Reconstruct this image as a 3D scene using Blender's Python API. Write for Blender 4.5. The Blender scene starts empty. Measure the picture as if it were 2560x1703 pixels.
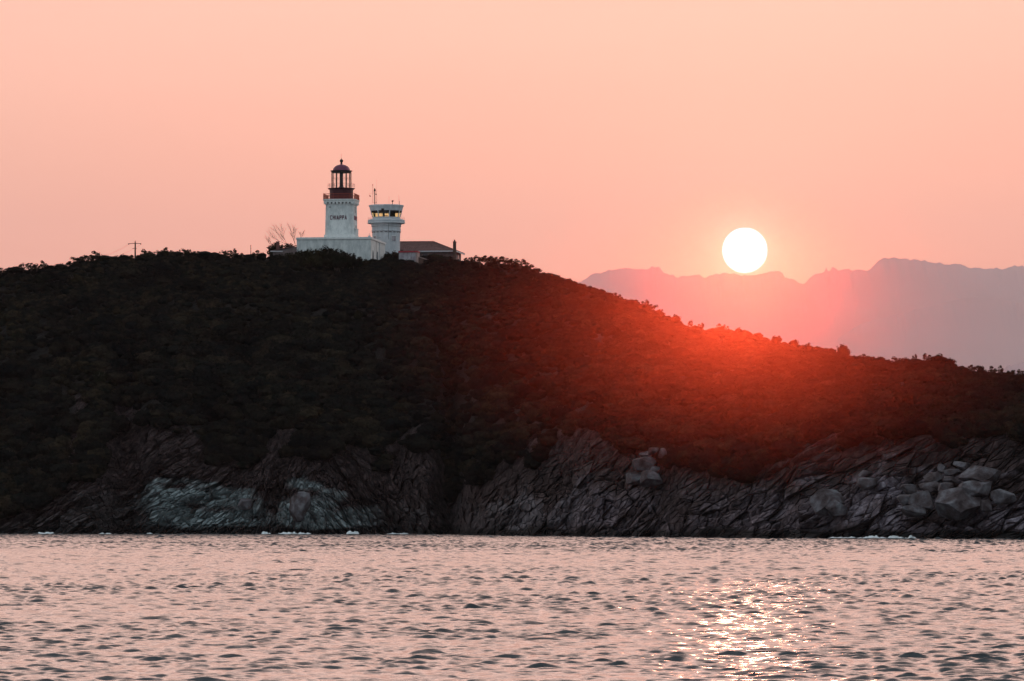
import bpy, bmesh, math, random
import numpy as np
from mathutils import Vector, Matrix
R = math.radians
sc = bpy.context.scene
COL = sc.collection
random.seed(7)

# ------------------------------------------------------------------ camera
F = 11858.0                       # focal length in photo pixels (2560 wide)
PHI = math.atan(440.5 / F)
CAMZ = 3.0
cam = bpy.data.cameras.new("camera")
camo = bpy.data.objects.new("camera", cam)
COL.objects.link(camo)
sc.camera = camo
cam.sensor_width = 36
cam.lens = 36 * F / 2560
cam.clip_start = 0.5
cam.clip_end = 250000
camo.location = (0, 0, CAMZ)
camo.rotation_euler = (math.pi / 2 + PHI, 0, 0)
CP, SP = math.cos(PHI), math.sin(PHI)

def Z(py, Y):                     # height seen at photo row py at distance Y
    v = 851.5 - py
    return CAMZ + Y * (F * SP + v * CP) / (F * CP - v * SP)
def X(px, Y, py=1000):
    v = 851.5 - py
    return Y * (px - 1280) / (F * CP - v * SP)
def W(px, py, Y):
    return Vector((X(px, Y, py), Y, Z(py, Y)))

# ------------------------------------------------------------------ sky and sun
sd = W(1862, 626, 1000.0) - Vector((0, 0, CAMZ))
sd.normalize()
SEL = math.asin(sd.z)
SAZ = math.atan2(sd.x, sd.y)
world = bpy.data.worlds.new("World")
sc.world = world
world.use_nodes = True
nt = world.node_tree
nt.nodes.clear()
def N(t, kind, **kw):
    n = t.nodes.new(kind)
    for k_, v_ in kw.items():
        setattr(n, k_, v_)
    return n
def L(t, a, b): t.links.new(a, b)
def ramp(t, fac, stops, interp='LINEAR'):
    n = t.nodes.new('ShaderNodeValToRGB')
    n.color_ramp.interpolation = interp
    el = n.color_ramp.elements
    while len(el) < len(stops): el.new(0.5)
    for e_, (p_, c_) in zip(el, stops):
        e_.position = p_
        e_.color = (*c_, 1) if len(c_) == 3 else c_
    if fac is not None: t.links.new(fac, n.inputs[0])
    return n
def mth(t, op, a, b=None, c=None, clamp=False):
    n = t.nodes.new('ShaderNodeMath'); n.operation = op; n.use_clamp = clamp
    for i_, v_ in enumerate((a, b, c)):
        if v_ is None: continue
        if isinstance(v_, (int, float)): n.inputs[i_].default_value = v_
        else: t.links.new(v_, n.inputs[i_])
    return n.outputs[0]
def mixc(t, fac, a, b, blend='MIX'):
    n = t.nodes.new('ShaderNodeMix'); n.data_type = 'RGBA'; n.blend_type = blend
    for s_, v_ in ((0, fac), (6, a), (7, b)):
        if isinstance(v_, (int, float)): n.inputs[s_].default_value = v_
        elif isinstance(v_, tuple): n.inputs[s_].default_value = (*v_, 1)
        else: t.links.new(v_, n.inputs[s_])
    return n.outputs[2]

tc = N(nt, 'ShaderNodeTexCoord')
sep = N(nt, 'ShaderNodeSeparateXYZ'); L(nt, tc.outputs['Generated'], sep.inputs[0])
zup = mth(nt, 'MAXIMUM', sep.outputs[2], 0.0)
west = ramp(nt, zup, [(0.0, (1.00, .385, .28)), (.045, (1.02, .54, .385)), (.075, (1.02, .64, .465)), (.115, (1.0, .75, .585)),
                      (.19, (2.35, 1.62, 1.37)), (.36, (2.3, 1.64, 1.42)), (.50, (.60, .52, .50)), (.62, (.28, .31, .34)), (.8, (.30, .36, .40)), (1.0, (.42, .48, .52))])
east = ramp(nt, zup, [(0.0, (.30, .35, .40)), (.25, (.42, .53, .58)), (.6, (.50, .60, .65)), (1.0, (.42, .48, .52))])
dp = N(nt, 'ShaderNodeVectorMath', operation='DOT_PRODUCT')
L(nt, tc.outputs['Generated'], dp.inputs[0]); dp.inputs[1].default_value = (math.sin(SAZ), math.cos(SAZ), 0)
mr = N(nt, 'ShaderNodeMapRange', interpolation_type='SMOOTHSTEP'); L(nt, dp.outputs['Value'], mr.inputs[0])
mr.inputs[1].default_value = -0.1; mr.inputs[2].default_value = 0.85
skyc = mixc(nt, mr.outputs[0], east.outputs[0], west.outputs[0])
# distance of the direction from the sun, in radians
ds = N(nt, 'ShaderNodeVectorMath', operation='DISTANCE')
L(nt, tc.outputs['Generated'], ds.inputs[0]); ds.inputs[1].default_value = tuple(sd)
ang = ds.outputs['Value']
# faint high cloud bands
nz = N(nt, 'ShaderNodeTexNoise'); nz.inputs['Scale'].default_value = 5.0; nz.inputs['Detail'].default_value = 4
mpg = N(nt, 'ShaderNodeMapping'); mpg.inputs['Scale'].default_value = (1.0, 1.0, 7.0); mpg.inputs['Rotation'].default_value = (0, R(14), 0)
L(nt, tc.outputs['Generated'], mpg.inputs[0]); L(nt, mpg.outputs[0], nz.inputs['Vector'])
cl = mth(nt, 'MULTIPLY_ADD', nz.outputs[0], 0.16, 0.92)
skyc = mixc(nt, 1.0, skyc, cl, 'MULTIPLY')
def glow(wd, amp, colr):
    e_ = mth(nt, 'POWER', 2.718, mth(nt, 'DIVIDE', mth(nt, 'MULTIPLY', ang, -1.0), wd))
    n_ = mixc(nt, 1.0, colr, mth(nt, 'MULTIPLY', e_, amp), 'MULTIPLY')
    return n_
acc = mixc(nt, 1.0, skyc, glow(0.0030, 1.5, (1.0, .95, .75)), 'ADD')
acc = mixc(nt, 1.0, acc, glow(0.032, .30, (1.0, .82, .45)), 'ADD')
dr = N(nt, 'ShaderNodeMapRange', interpolation_type='SMOOTHSTEP'); L(nt, ang, dr.inputs[0])
dr.inputs[1].default_value = 0.00490; dr.inputs[2].default_value = 0.0042
disc = mixc(nt, 1.0, (1.0, .97, .95), mth(nt, 'MULTIPLY', dr.outputs[0], 9.0), 'MULTIPLY')
acc = mixc(nt, 1.0, acc, disc, 'ADD')
bg1 = N(nt, 'ShaderNodeBackground'); L(nt, acc, bg1.inputs[0]); bg1.inputs[1].default_value = 1.0
nish = N(nt, 'ShaderNodeTexSky'); nish.sky_type = 'NISHITA'; nish.sun_disc = False
nish.sun_elevation = SEL; nish.sun_rotation = SAZ; nish.air_density = 1.6; nish.dust_density = 3.0
bg2 = N(nt, 'ShaderNodeBackground'); L(nt, mixc(nt, 1.0, nish.outputs[0], (.5, .17, .25), 'MULTIPLY'), bg2.inputs[0]); bg2.inputs[1].default_value = 0.05
addw = N(nt, 'ShaderNodeAddShader'); L(nt, bg1.outputs[0], addw.inputs[0]); L(nt, bg2.outputs[0], addw.inputs[1])
wo = N(nt, 'ShaderNodeOutputWorld'); L(nt, addw.outputs[0], wo.inputs[0])

sun = bpy.data.lights.new("sun", 'SUN')
sun.energy = 0.25; sun.angle = R(.53); sun.color = (1.0, .34, .20)
suno = bpy.data.objects.new("sun", sun); COL.objects.link(suno)
suno.rotation_euler = sd.to_track_quat('Z', 'Y').to_euler()
sc.view_settings.view_transform = 'Standard'
sc.view_settings.look = 'None'
sc.view_settings.exposure = 0.0
sc.view_settings.gamma = 1.0
sc.cycles.max_bounces = 6
sc.cycles.volume_bounces = 0
sc.cycles.sample_clamp_direct = 0
sc.cycles.sample_clamp_indirect = 4
sc.cycles.use_adaptive_sampling = False

# ------------------------------------------------------------------ numpy noise
def _h(ix, iy, iz, seed):
    h = (ix.astype(np.uint32) * np.uint32(374761393) + iy.astype(np.uint32) * np.uint32(668265263)
         + iz.astype(np.uint32) * np.uint32(2147483647 - 1274126177) + np.uint32(seed * 97531 + 13))
    h ^= h >> np.uint32(13); h *= np.uint32(1274126177); h ^= h >> np.uint32(16)
    h *= np.uint32(2246822519); h ^= h >> np.uint32(15)
    return (h & np.uint32(0xFFFFFF)).astype(np.float32) / np.float32(0xFFFFFF)
def vnoise(x, y, z, seed=0):
    x = np.asarray(x, np.float64); y = np.asarray(y, np.float64); z = np.asarray(z, np.float64)
    x, y, z = np.broadcast_arrays(x, y, z)
    fx, fy, fz = np.floor(x), np.floor(y), np.floor(z)
    ix, iy, iz = fx.astype(np.int64), fy.astype(np.int64), fz.astype(np.int64)
    u, v, w = (x - fx).astype(np.float32), (y - fy).astype(np.float32), (z - fz).astype(np.float32)
    u = u * u * u * (u * (u * 6 - 15) + 10); v = v * v * v * (v * (v * 6 - 15) + 10); w = w * w * w * (w * (w * 6 - 15) + 10)
    def c(a, b, d): return _h(ix + a, iy + b, iz + d, seed)
    x00 = c(0, 0, 0) * (1 - u) + c(1, 0, 0) * u; x10 = c(0, 1, 0) * (1 - u) + c(1, 1, 0) * u
    x01 = c(0, 0, 1) * (1 - u) + c(1, 0, 1) * u; x11 = c(0, 1, 1) * (1 - u) + c(1, 1, 1) * u
    return ((x00 * (1 - v) + x10 * v) * (1 - w) + (x01 * (1 - v) + x11 * v) * w) * 2 - 1
def fbm(x, y, z, octv=4, seed=0, gain=.5):
    s = 0; a = 1; t = 0
    for i in range(octv):
        s = s + a * vnoise(x * 2.03 ** i + 17.3 * i, y * 2.03 ** i + 5.1 * i, z * 2.03 ** i - 9.7 * i, seed + i); t += a; a *= gain
    return s / t
def worley(x, y, z, seed=0):
    fx, fy, fz = np.floor(x).astype(np.int64), np.floor(y).astype(np.int64), np.floor(z).astype(np.int64)
    d1 = np.full(x.shape, 9., np.float32); d2 = d1.copy(); idr = np.zeros(x.shape, np.float32); tl = np.zeros(x.shape, np.float32)
    for a in (-1, 0, 1):
        for b in (-1, 0, 1):
            for c in (-1, 0, 1):
                jx, jy, jz = fx + a, fy + b, fz + c
                hx, hy, hz = _h(jx, jy, jz, seed), _h(jx, jy, jz, seed + 1), _h(jx, jy, jz, seed + 2)
                ox = x - jx - hx; oy = y - jy - hy; oz = z - jz - hz
                d = (ox ** 2 + oy ** 2 + oz ** 2).astype(np.float32)
                closer = d < d1
                d2 = np.where(closer, d1, np.minimum(d2, d))
                idr = np.where(closer, _h(jx, jy, jz, seed + 3), idr)
                tl = np.where(closer, (hx - .5) * ox * 2 + (hy - .35) * oz * 2, tl)   # each block face tilts its own way
                d1 = np.where(closer, d, d1)
    return np.sqrt(d1), np.sqrt(d2), idr, tl

# ------------------------------------------------------------------ mesh helpers
def np_mesh(name, verts, faces, mat, attrs=None, smooth=False, parent=None):
    me = bpy.data.meshes.new(name)
    verts = np.ascontiguousarray(verts, np.float32); faces = np.ascontiguousarray(faces, np.int32)
    n, m = len(faces), faces.shape[1]
    me.vertices.add(len(verts)); me.vertices.foreach_set('co', verts.ravel())
    me.loops.add(n * m); me.loops.foreach_set('vertex_index', faces.ravel())
    me.polygons.add(n); me.polygons.foreach_set('loop_start', np.arange(0, n * m, m, dtype=np.int32))
    me.polygons.foreach_set('use_smooth', np.full(n, smooth))
    me.update(calc_edges=True)
    if attrs:
        for k_, v_ in attrs.items():
            at = me.attributes.new(k_, 'FLOAT', 'POINT'); at.data.foreach_set('value', np.ascontiguousarray(v_, np.float32).ravel())
    if mat: me.materials.append(mat)
    o = bpy.data.objects.new(name, me); COL.objects.link(o)
    if parent: o.parent = parent
    return o
def grid_faces(nr, nc):
    i = np.arange(nr - 1)[:, None] * nc + np.arange(nc - 1)[None, :]
    return np.stack([i, i + 1, i + nc + 1, i + nc], -1).reshape(-1, 4)

class MB:
    def __init__(s): s.v = []; s.f = []
    def add(s, vs, fs):
        b = len(s.v); s.v += [tuple(v) for v in vs]; s.f += [tuple(i + b for i in f) for f in fs]; return s
    def box(s, x0, x1, y0, y1, z0, z1):
        return s.add([(x, y, z) for x in (x0, x1) for y in (y0, y1) for z in (z0, z1)],
                     [(0, 1, 3, 2), (4, 6, 7, 5), (0, 4, 5, 1), (2, 3, 7, 6), (0, 2, 6, 4), (1, 5, 7, 3)])
    def tube(s, a, b, r, r2=None, n=8):
        a, b = Vector(a), Vector(b); r2 = r if r2 is None else r2
        d = (b - a).normalized(); u = d.orthogonal().normalized(); w = d.cross(u)
        vs = [p + (u * math.cos(t) + w * math.sin(t)) * q for p, q in ((a, r), (b, r2)) for t in [2 * math.pi * i / n for i in range(n)]]
        return s.add(vs, [(i, (i + 1) % n, n + (i + 1) % n, n + i) for i in range(n)] + [tuple(range(n))[::-1], tuple(range(n, 2 * n))])
    def path(s, pts, r, n=6):
        for a, b in zip(pts, pts[1:]): s.tube(a, b, r, n=n)
        return s
    def lathe(s, prof, n=32, cx=0, cy=0, a0=0, cap=True):
        vs = [(cx + r * math.sin(a0 + 2 * math.pi * i / n), cy - r * math.cos(a0 + 2 * math.pi * i / n), z) for r, z in prof for i in range(n)]
        fs = [(j * n + i, j * n + (i + 1) % n, (j + 1) * n + (i + 1) % n, (j + 1) * n + i) for j in range(len(prof) - 1) for i in range(n)]
        if cap: fs += [tuple(range(n))[::-1], tuple(range((len(prof) - 1) * n, len(prof) * n))]
        return s.add(vs, fs)
    def prism(s, poly, z0, z1, sc1=1.0, c=(0, 0)):   # horizontal polygon extruded up
        n = len(poly)
        vs = [(x, y, z0) for x, y in poly] + [(c[0] + (x - c[0]) * sc1, c[1] + (y - c[1]) * sc1, z1) for x, y in poly]
        return s.add(vs, [(i, (i + 1) % n, n + (i + 1) % n, n + i) for i in range(n)] + [tuple(range(n))[::-1], tuple(range(n, 2 * n))])
    def slab(s, poly, o, ux, uy, un, t):             # polygon in plane (ux,uy) through o, thickness t along un
        o, ux, uy, un = Vector(o), Vector(ux), Vector(uy), Vector(un); n = len(poly)
        vs = [o + ux * p[0] + uy * p[1] for p in poly] + [o + ux * p[0] + uy * p[1] + un * t for p in poly]
        return s.add(vs, [(i, (i + 1) % n, n + (i + 1) % n, n + i) for i in range(n)] + [tuple(range(n))[::-1], tuple(range(n, 2 * n))])
    def build(s, name, mat, parent=None, smooth=False, bevel=0):
        me = bpy.data.meshes.new(name); me.from_pydata(s.v, [], s.f); me.materials.append(mat)
        bm = bmesh.new(); bm.from_mesh(me)
        bmesh.ops.recalc_face_normals(bm, faces=bm.faces)
        if bevel: bmesh.ops.bevel(bm, geom=bm.edges[:], offset=bevel, segments=1, affect='EDGES')
        bm.to_mesh(me); bm.free()
        if smooth:
            me.shade_smooth()
            me.set_sharp_from_angle(angle=R(35))
        o = bpy.data.objects.new(name, me); COL.objects.link(o)
        if parent: o.parent = parent
        return o
def tag(o, label, cat, group=None):
    o['label'] = label; o['category'] = cat
    if group: o['group'] = group
    return o
def thing(name, label, cat, loc=(0, 0, 0), rz=0, group=None):
    o = bpy.data.objects.new(name, None); COL.objects.link(o); o.empty_display_size = .3
    o.location = loc; o.rotation_euler = (0, 0, rz)
    return tag(o, label, cat, group)
def kind(o, k_): o['kind'] = k_; return o

# ------------------------------------------------------------------ materials
def mat(name, col, rough=.8, noise=0, nscale=1.0, metal=0, spec=.3, bump=0, bscale=5, col2=None, stretch=(1, 1, 1)):
    m = bpy.data.materials.new(name); m.use_nodes = True; t = m.node_tree; p = t.nodes['Principled BSDF']
    p.inputs['Roughness'].default_value = rough; p.inputs['Metallic'].default_value = metal
    p.inputs['Specular IOR Level'].default_value = spec
    p.inputs['Base Color'].default_value = (*col, 1)
    co = N(t, 'ShaderNodeTexCoord'); mp = N(t, 'ShaderNodeMapping'); mp.inputs['Scale'].default_value = stretch; L(t, co.outputs['Object'], mp.inputs[0])
    if noise or col2:
        n1 = N(t, 'ShaderNodeTexNoise'); n1.inputs['Scale'].default_value = nscale; n1.inputs['Detail'].default_value = 6; n1.inputs['Roughness'].default_value = .65
        L(t, mp.outputs[0], n1.inputs['Vector'])
        c2 = col2 or tuple(c * (1 - noise) for c in col)
        rp = ramp(t, n1.outputs[0], [(.38, c2), (.62, col)])
        L(t, rp.outputs[0], p.inputs['Base Color'])
    if bump:
        n2 = N(t, 'ShaderNodeTexNoise'); n2.inputs['Scale'].default_value = bscale; n2.inputs['Detail'].default_value = 5
        L(t, mp.outputs[0], n2.inputs['Vector'])
        b = N(t, 'ShaderNodeBump'); b.inputs['Distance'].default_value = bump; b.inputs['Strength'].default_value = 1
        L(t, n2.outputs[0], b.inputs['Height']); L(t, b.outputs[0], p.inputs['Normal'])
    return m
M = {}
M['white'] = mat('white_render', (.74, .76, .75), .85, nscale=1.1, col2=(.50, .53, .53), stretch=(1, 1, .5), bump=.02, bscale=3)
M['white2'] = mat('white_trim', (.78, .79, .78), .8, noise=.15, nscale=3)
M['grey_white'] = mat('grey_white_render', (.62, .66, .70), .8, noise=.2, nscale=1.2, stretch=(1, 1, .4))
M['red'] = mat('dark_red_paint', (.075, .014, .024), .5, noise=.35, nscale=2)
M['redrail'] = mat('orange_red_paint', (.42, .06, .03), .5, noise=.2, nscale=4)
M['dome'] = mat('dome_copper_red', (.19, .05, .10), .4, noise=.3, nscale=1.5, metal=.2)
M['letter'] = mat('letter_red_paint', (.10, .008, .038), .7, noise=.3, nscale=5)
M['fadedletter'] = mat('faded_letter_paint', (.36, .13, .17), .8, noise=.3, nscale=4)
M['dark'] = mat('dark_metal', (.03, .028, .03), .6, noise=.3, nscale=3)
M['glassd'] = mat('dark_window_glass', (.035, .06, .075), .12, noise=.2, nscale=2, spec=.6)
M['tile'] = mat('roof_tile', (.17, .09, .085), .85, noise=.4, nscale=1.5, bump=.03, bscale=6)
M['brick'] = mat('chimney_brick', (.20, .09, .08), .9, noise=.4, nscale=6)
M['brown'] = mat('brown_render', (.13, .08, .065), .9, noise=.4, nscale=2)
M['wallmauve'] = mat('weathered_house_wall', (.22, .17, .17), .9, noise=.4, nscale=1.5)
M['plaster'] = mat('stained_plaster', (.48, .46, .50), .9, nscale=1.6, col2=(.24, .20, .23), stretch=(1, 1, .45))
M['pinkcap'] = mat('red_roof_edge', (.42, .055, .07), .8, noise=.3, nscale=3)
M['coping'] = mat('pale_coping', (.48, .36, .34), .9, noise=.3, nscale=3)
M['wood'] = mat('weathered_pole_wood', (.05, .04, .035), .9, noise=.4, nscale=5)
M['bark'] = mat('bark', (.06, .045, .035), .95, noise=.5, nscale=8)
M['deadwood'] = mat('dead_wood', (.08, .045, .035), .95, noise=.4, nscale=8)
M['gutter'] = mat('pale_gutter', (.62, .60, .62), .6, noise=.15, nscale=4)
M['foam'] = mat('sea_foam_white', (.85, .9, .92), .7, noise=.15, nscale=3, bump=.05, bscale=4)
def glassy(name, tint, gl=.1):
    m = bpy.data.materials.new(name); m.use_nodes = True; t = m.node_tree; t.nodes.clear()
    o = N(t, 'ShaderNodeOutputMaterial'); a = N(t, 'ShaderNodeBsdfTransparent'); a.inputs[0].default_value = (*tint, 1)
    g = N(t, 'ShaderNodeBsdfGlossy'); g.inputs['Roughness'].default_value = .03
    mx = N(t, 'ShaderNodeMixShader'); mx.inputs[0].default_value = gl
    L(t, a.outputs[0], mx.inputs[1]); L(t, g.outputs[0], mx.inputs[2]); L(t, mx.outputs[0], o.inputs[0]); return m
M['glass'] = glassy('lantern_glass', (.97, .97, .97), .02)
M['yglass'] = glassy('yellow_tinted_glass', (.93, 1.0, .72), .06)

def leafmat(name, ca, cb, cc):
    m = bpy.data.materials.new(name); m.use_nodes = True; t = m.node_tree; t.nodes.clear()
    o = N(t, 'ShaderNodeOutputMaterial')
    oi = N(t, 'ShaderNodeObjectInfo'); geo = N(t, 'ShaderNodeNewGeometry')
    rp = ramp(t, oi.outputs['Random'], [(0, ca), (.45, cb), (.8, cc), (1.0, tuple(c * .6 for c in ca))])
    n1 = N(t, 'ShaderNodeTexNoise'); n1.inputs['Scale'].default_value = .09; n1.inputs['Detail'].default_value = 3
    L(t, geo.outputs['Position'], n1.inputs['Vector'])
    r2 = ramp(t, n1.outputs[0], [(.35, (.55, .58, .62)), (.5, (1, 1, 1)), (.66, (1.5, 1.35, 1.15))])
    n2 = N(t, 'ShaderNodeTexNoise'); n2.inputs['Scale'].default_value = 1.6; n2.inputs['Detail'].default_value = 3
    L(t, geo.outputs['Position'], n2.inputs['Vector'])
    r3 = ramp(t, n2.outputs[0], [(.3, (.45, .45, .45)), (.7, (1.6, 1.55, 1.35))])
    c = mixc(t, 1.0, mixc(t, 1.0, rp.outputs[0], r2.outputs[0], 'MULTIPLY'), r3.outputs[0], 'MULTIPLY')
    d = N(t, 'ShaderNodeBsdfDiffuse'); L(t, c, d.inputs[0])
    tr = N(t, 'ShaderNodeBsdfTranslucent'); L(t, mixc(t, 1.0, c, (1.3, 1.0, .6), 'MULTIPLY'), tr.inputs[0])
    mx = N(t, 'ShaderNodeMixShader'); mx.inputs[0].default_value = .25
    L(t, d.outputs[0], mx.inputs[1]); L(t, tr.outputs[0], mx.inputs[2]); L(t, mx.outputs[0], o.inputs[0])
    return m
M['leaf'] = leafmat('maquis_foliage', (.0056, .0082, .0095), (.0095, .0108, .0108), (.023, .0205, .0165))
M['leafdark'] = leafmat('evergreen_foliage', (.009, .012, .009), (.012, .015, .010), (.017, .017, .011))

# ------------------------------------------------------------------ terrain profile
SIL = np.array([(-900, 860), (-400, 760), (0, 688), (40, 680), (100, 678), (160, 676), (200, 656), (300, 656), (400, 643), (500, 645), (600, 648),
                (700, 650), (760, 655), (960, 657), (1100, 660), (1160, 661), (1250, 663), (1300, 668), (1350, 684), (1400, 706),
                (1455, 726), (1520, 750), (1607, 767), (1662, 795), (1738, 822), (1803, 830), (1868, 847), (1955, 862), (2020, 877),
                (2107, 896), (2237, 912), (2313, 903), (2368, 910), (2411, 928), (2487, 938), (2560, 942), (2900, 1010), (3500, 1180)], float)
ROCK = np.array([(-900, 1280), (0, 1285), (100, 1270), (150, 1210), (240, 1130), (290, 1010), (400, 1030), (470, 1060), (540, 1140), (600, 1120),
                 (650, 1090), (700, 1073), (780, 1086), (850, 1105), (950, 1120), (1000, 1070), (1060, 1075), (1110, 1150), (1130, 1250),
                 (1155, 1190), (1200, 1170), (1270, 1150), (1330, 1110), (1400, 1080), (1450, 1065), (1520, 1062), (1560, 1125),
                 (1640, 1110), (1700, 1165), (1850, 1160), (1950, 1150), (2000, 1120), (2080, 1080), (2200, 1076), (2330, 1082),
                 (2400, 1105), (2500, 1080), (2560, 1050), (3500, 1160)], float)
def sil(px): return np.interp(px, SIL[:, 0], SIL[:, 1])
def rockl(px): return np.interp(px, ROCK[:, 0], ROCK[:, 1])
def rocks(px):
    px = np.asarray(px, float); return sum(rockl(px + d) for d in range(-90, 91, 15)) / 13
def shore(px):
    b = np.interp(px, [-900, 0, 1000, 1500, 2000, 2560, 3500], [815, 808, 795, 715, 655, 628, 600])
    b = b + 14 * np.exp(-((px - 1128) / 38.) ** 2) + 7 * np.exp(-((px - 320) / 45.) ** 2) - 6 * np.exp(-((px - 740) / 130.) ** 2)
    return b + 1.6 * vnoise(px / 90., 0 * px, 0 * px + 3, 5)
def ridge(px): return np.interp(px, [-900, 0, 1250, 1800, 2560, 3500], [900, 897, 889, 820, 742, 700])
def Zp(py, Y):
    v = 851.5 - py
    return CAMZ + Y * (F * SP + v * CP) / (F * CP - v * SP)
def knots(px):
    px = np.asarray(px, float)
    Ys = shore(px); Yr = ridge(px); pc = rocks(px)
    zc = Zp(pc, Ys + 15); Yc = Ys + np.clip(zc * .95, 2, 40) + 10 * np.exp(-((px - 1128) / 38.) ** 2)
    zc = Zp(pc, Yc)
    zr = Zp(sil(px), Yr)
    town = np.clip((px - 640) / 60, 0, 1) * np.clip((1240 - px) / 60, 0, 1)
    Yk = [Ys - 3, Ys, Ys + (Yc - Ys) * .5, Yc, Yc + (Yr - Yc) * .5, Yr, Yr + 75, Yr + 300]
    Zk = [-1.6 + 0 * px, .0 + 0 * px, zc * .56, zc, zc + (zr - zc) * .56, zr, zr - 4 * (1 - town), -3 + 0 * px]
    return np.stack(Yk), np.stack(Zk)
KT = np.array([0, .02, .25, .5, .72, .9, .96, 1.0])
def profile(px, t):
    """px, t same shape -> Y, Z on the smooth base surface"""
    Yk, Zk = knots(px)
    Yo = np.zeros_like(px, dtype=float); Zo = Yo.copy()
    for i in range(len(KT) - 1):
        m = (t >= KT[i]) & (t <= KT[i + 1] + 1e-9)
        w = ((t - KT[i]) / (KT[i + 1] - KT[i]))
        Yo = np.where(m, Yk[i] + (Yk[i + 1] - Yk[i]) * w, Yo); Zo = np.where(m, Zk[i] + (Zk[i + 1] - Zk[i]) * w, Zo)
    return Yo, Zo
def pyof(Y, Zv):
    a = (Zv - CAMZ) / Y
    # invert Z(py): a = (F SP + v CP)/(F CP - v SP)
    v = F * (a * CP - SP) / (CP + a * SP)
    return 851.5 - v
def rockmask(px, Y, Zv):
    py = pyof(Y, Zv); x = (px - 1280) / F * Y
    n = fbm(x / 4., Y / 4., Zv / 3., 3, 41)
    m = (py + n * 32 - rockl(px)) / 9.0
    pat = fbm(x / 5.5, Y / 7., Zv / 3., 3, 77)            # brush patches growing on the rocks
    thr = np.interp(px, [0, 250, 420, 1000, 1130, 1300, 2560], [-.12, -.08, .08, .12, -.05, .07, .12])
    hi = np.clip((Zv - 5) / 4, 0, 1)
    m = m - np.clip((pat - thr) * 9, 0, 3) * hi * 3 * np.clip(.55 + (Zv - 7) / 14, .3, 1.5)
    scree = np.exp(-((px - (205 - (py - 1000) * .13)) / 22.) ** 2) * (py > 985) * (py < 1290)
    return np.clip(np.maximum(m, scree * 2 - .7), 0, 1)

def hump(px, Y, Zv, t):
    x = (px - 1280) / F * Y
    veg = np.clip((t - .45) / .1, 0, 1) * (t < .9)
    return veg * (1.3 * fbm(x / 11., Y / 11., 0 * x, 3, 3) + .0)
def rockdisp(px, Y, Zv):
    x = (px - 1280) / F * Y
    sets = [(R(34), np.interp(px, [-900, 560, 660], [1, 1, 0])),
            (R(78), np.interp(px, [560, 660, 760, 840], [0, 1, 1, 0])),
            (R(-58), np.interp(px, [760, 840, 1110, 1150], [0, 1, 1, 0])),
            (R(27), np.interp(px, [1110, 1150, 3500], [0, 1, 1]))]
    D = np.zeros_like(x); 
    wx = x + 1.0 * vnoise(x / 9, Y / 9, Zv / 9, 90); wz = Zv + .8 * vnoise(x / 8, Y / 8, Zv / 8, 91)
    for i, (th, wt) in enumerate(sets):
        s = wt > .001
        if not s.any(): continue
        a = (wx[s] * math.cos(th) + wz[s] * math.sin(th)); b = (-wx[s] * math.sin(th) + wz[s] * math.cos(th)); c = Y[s]
        SA = 4.5 if i < 3 else 6.5
        d = 1.7 * fbm(a / 11., c / 7., b / 4.5, 3, 20 + i)
        f1, f2, r1, tl = worley(a / SA, c / SA, b / (SA * (.36 if i < 3 else .27)), 30 + i)
        d += (r1 - .5) * 1.7 + tl * 2.0 - (.7 + .9 * vnoise(a / 5., c / 5., b / 5., 70)).clip(0, 1.4) * np.exp(-((f2 - f1) / .05) ** 2)
        f1, f2, r1, tl = worley(a / (SA * .36), c / (SA * .36), b / (SA * .11), 50 + i)
        d += (r1 - .5) * .55 + tl * .8 - .45 * np.exp(-((f2 - f1) / .09) ** 2)
        d += .10 * fbm(a / .6, c / .6, b / .25, 2, 60 + i)
        D[s] += d * wt[s]
    return D

def hit(px, py, dz=0):
    """world point of the base surface seen at pixel (px, py)"""
    ts = np.linspace(.02, .9, 700); pp = np.full_like(ts, float(px))
    Y, Zv = profile(pp, ts); q = pyof(Y, Zv)
    i = int(np.argmin(np.abs(q - py)))
    return Vector((X(px, Y[i], py), Y[i], Zv[i] + dz))

pxs = np.concatenate([np.arange(-900, -60, 12), np.arange(-60, 2620, 1.8), np.arange(2620, 3500, 12)])
ts = np.concatenate([np.linspace(0, .02, 6)[:-1], np.linspace(.02, .5, 330)[:-1], np.linspace(.5, .9, 190)[:-1], np.linspace(.9, 1, 20)])
PX, TT = np.meshgrid(pxs, ts)
Yb, Zb = profile(PX, TT)
rm = rockmask(PX, Yb, Zb) * (TT <= .8)
Zb = Zb + hump(PX, Yb, Zb, TT)
act = (TT > .0) & (TT < .82)
D = np.zeros_like(Yb); D[act] = rockdisp(PX[act], Yb[act], Zb[act])
rs = rm * np.clip(TT / .02, 0, 1) ** .5
D = D * (.2 + .8 * rs ** 1.5) * np.interp(Zb, [6, 15], [1, .6]) * act
Xb = (PX - 1280) / F * Yb
lat = np.zeros_like(D)
Yf = Yb - D * 1.1; Zf = Zb + D * .16 * np.clip((Zb + .5) / 2, .15, 1)
Xf = Xb
pyb = pyof(Yb, Zb)
n0 = fbm(Xb / 6, Yb / 6, Zb / 2.2, 3, 61)
palel = np.interp(PX, [0, 330, 390, 620, 680, 730, 900, 960, 1180, 1300, 2050, 2250, 2560], [.05, .1, 1.0, .95, .25, .95, .8, .1, .12, .5, .45, .9, .8])
ptop = np.interp(PX, [0, 380, 620, 680, 760, 900, 1200, 1500, 2000, 2300, 2560], [4, 8.2, 7.5, 5, 9.6, 5.5, 6, 7.5, 8, 9, 7])
pale = palel * np.clip((ptop - Zb + n0 * 5.0) / 2.0, 0, 1) * np.clip(.75 + 1.6 * fbm(Xb / 9, Yb / 9, Zb / 3.5, 3, 66) + (PX < 950) * .5, .1, 1)
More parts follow.
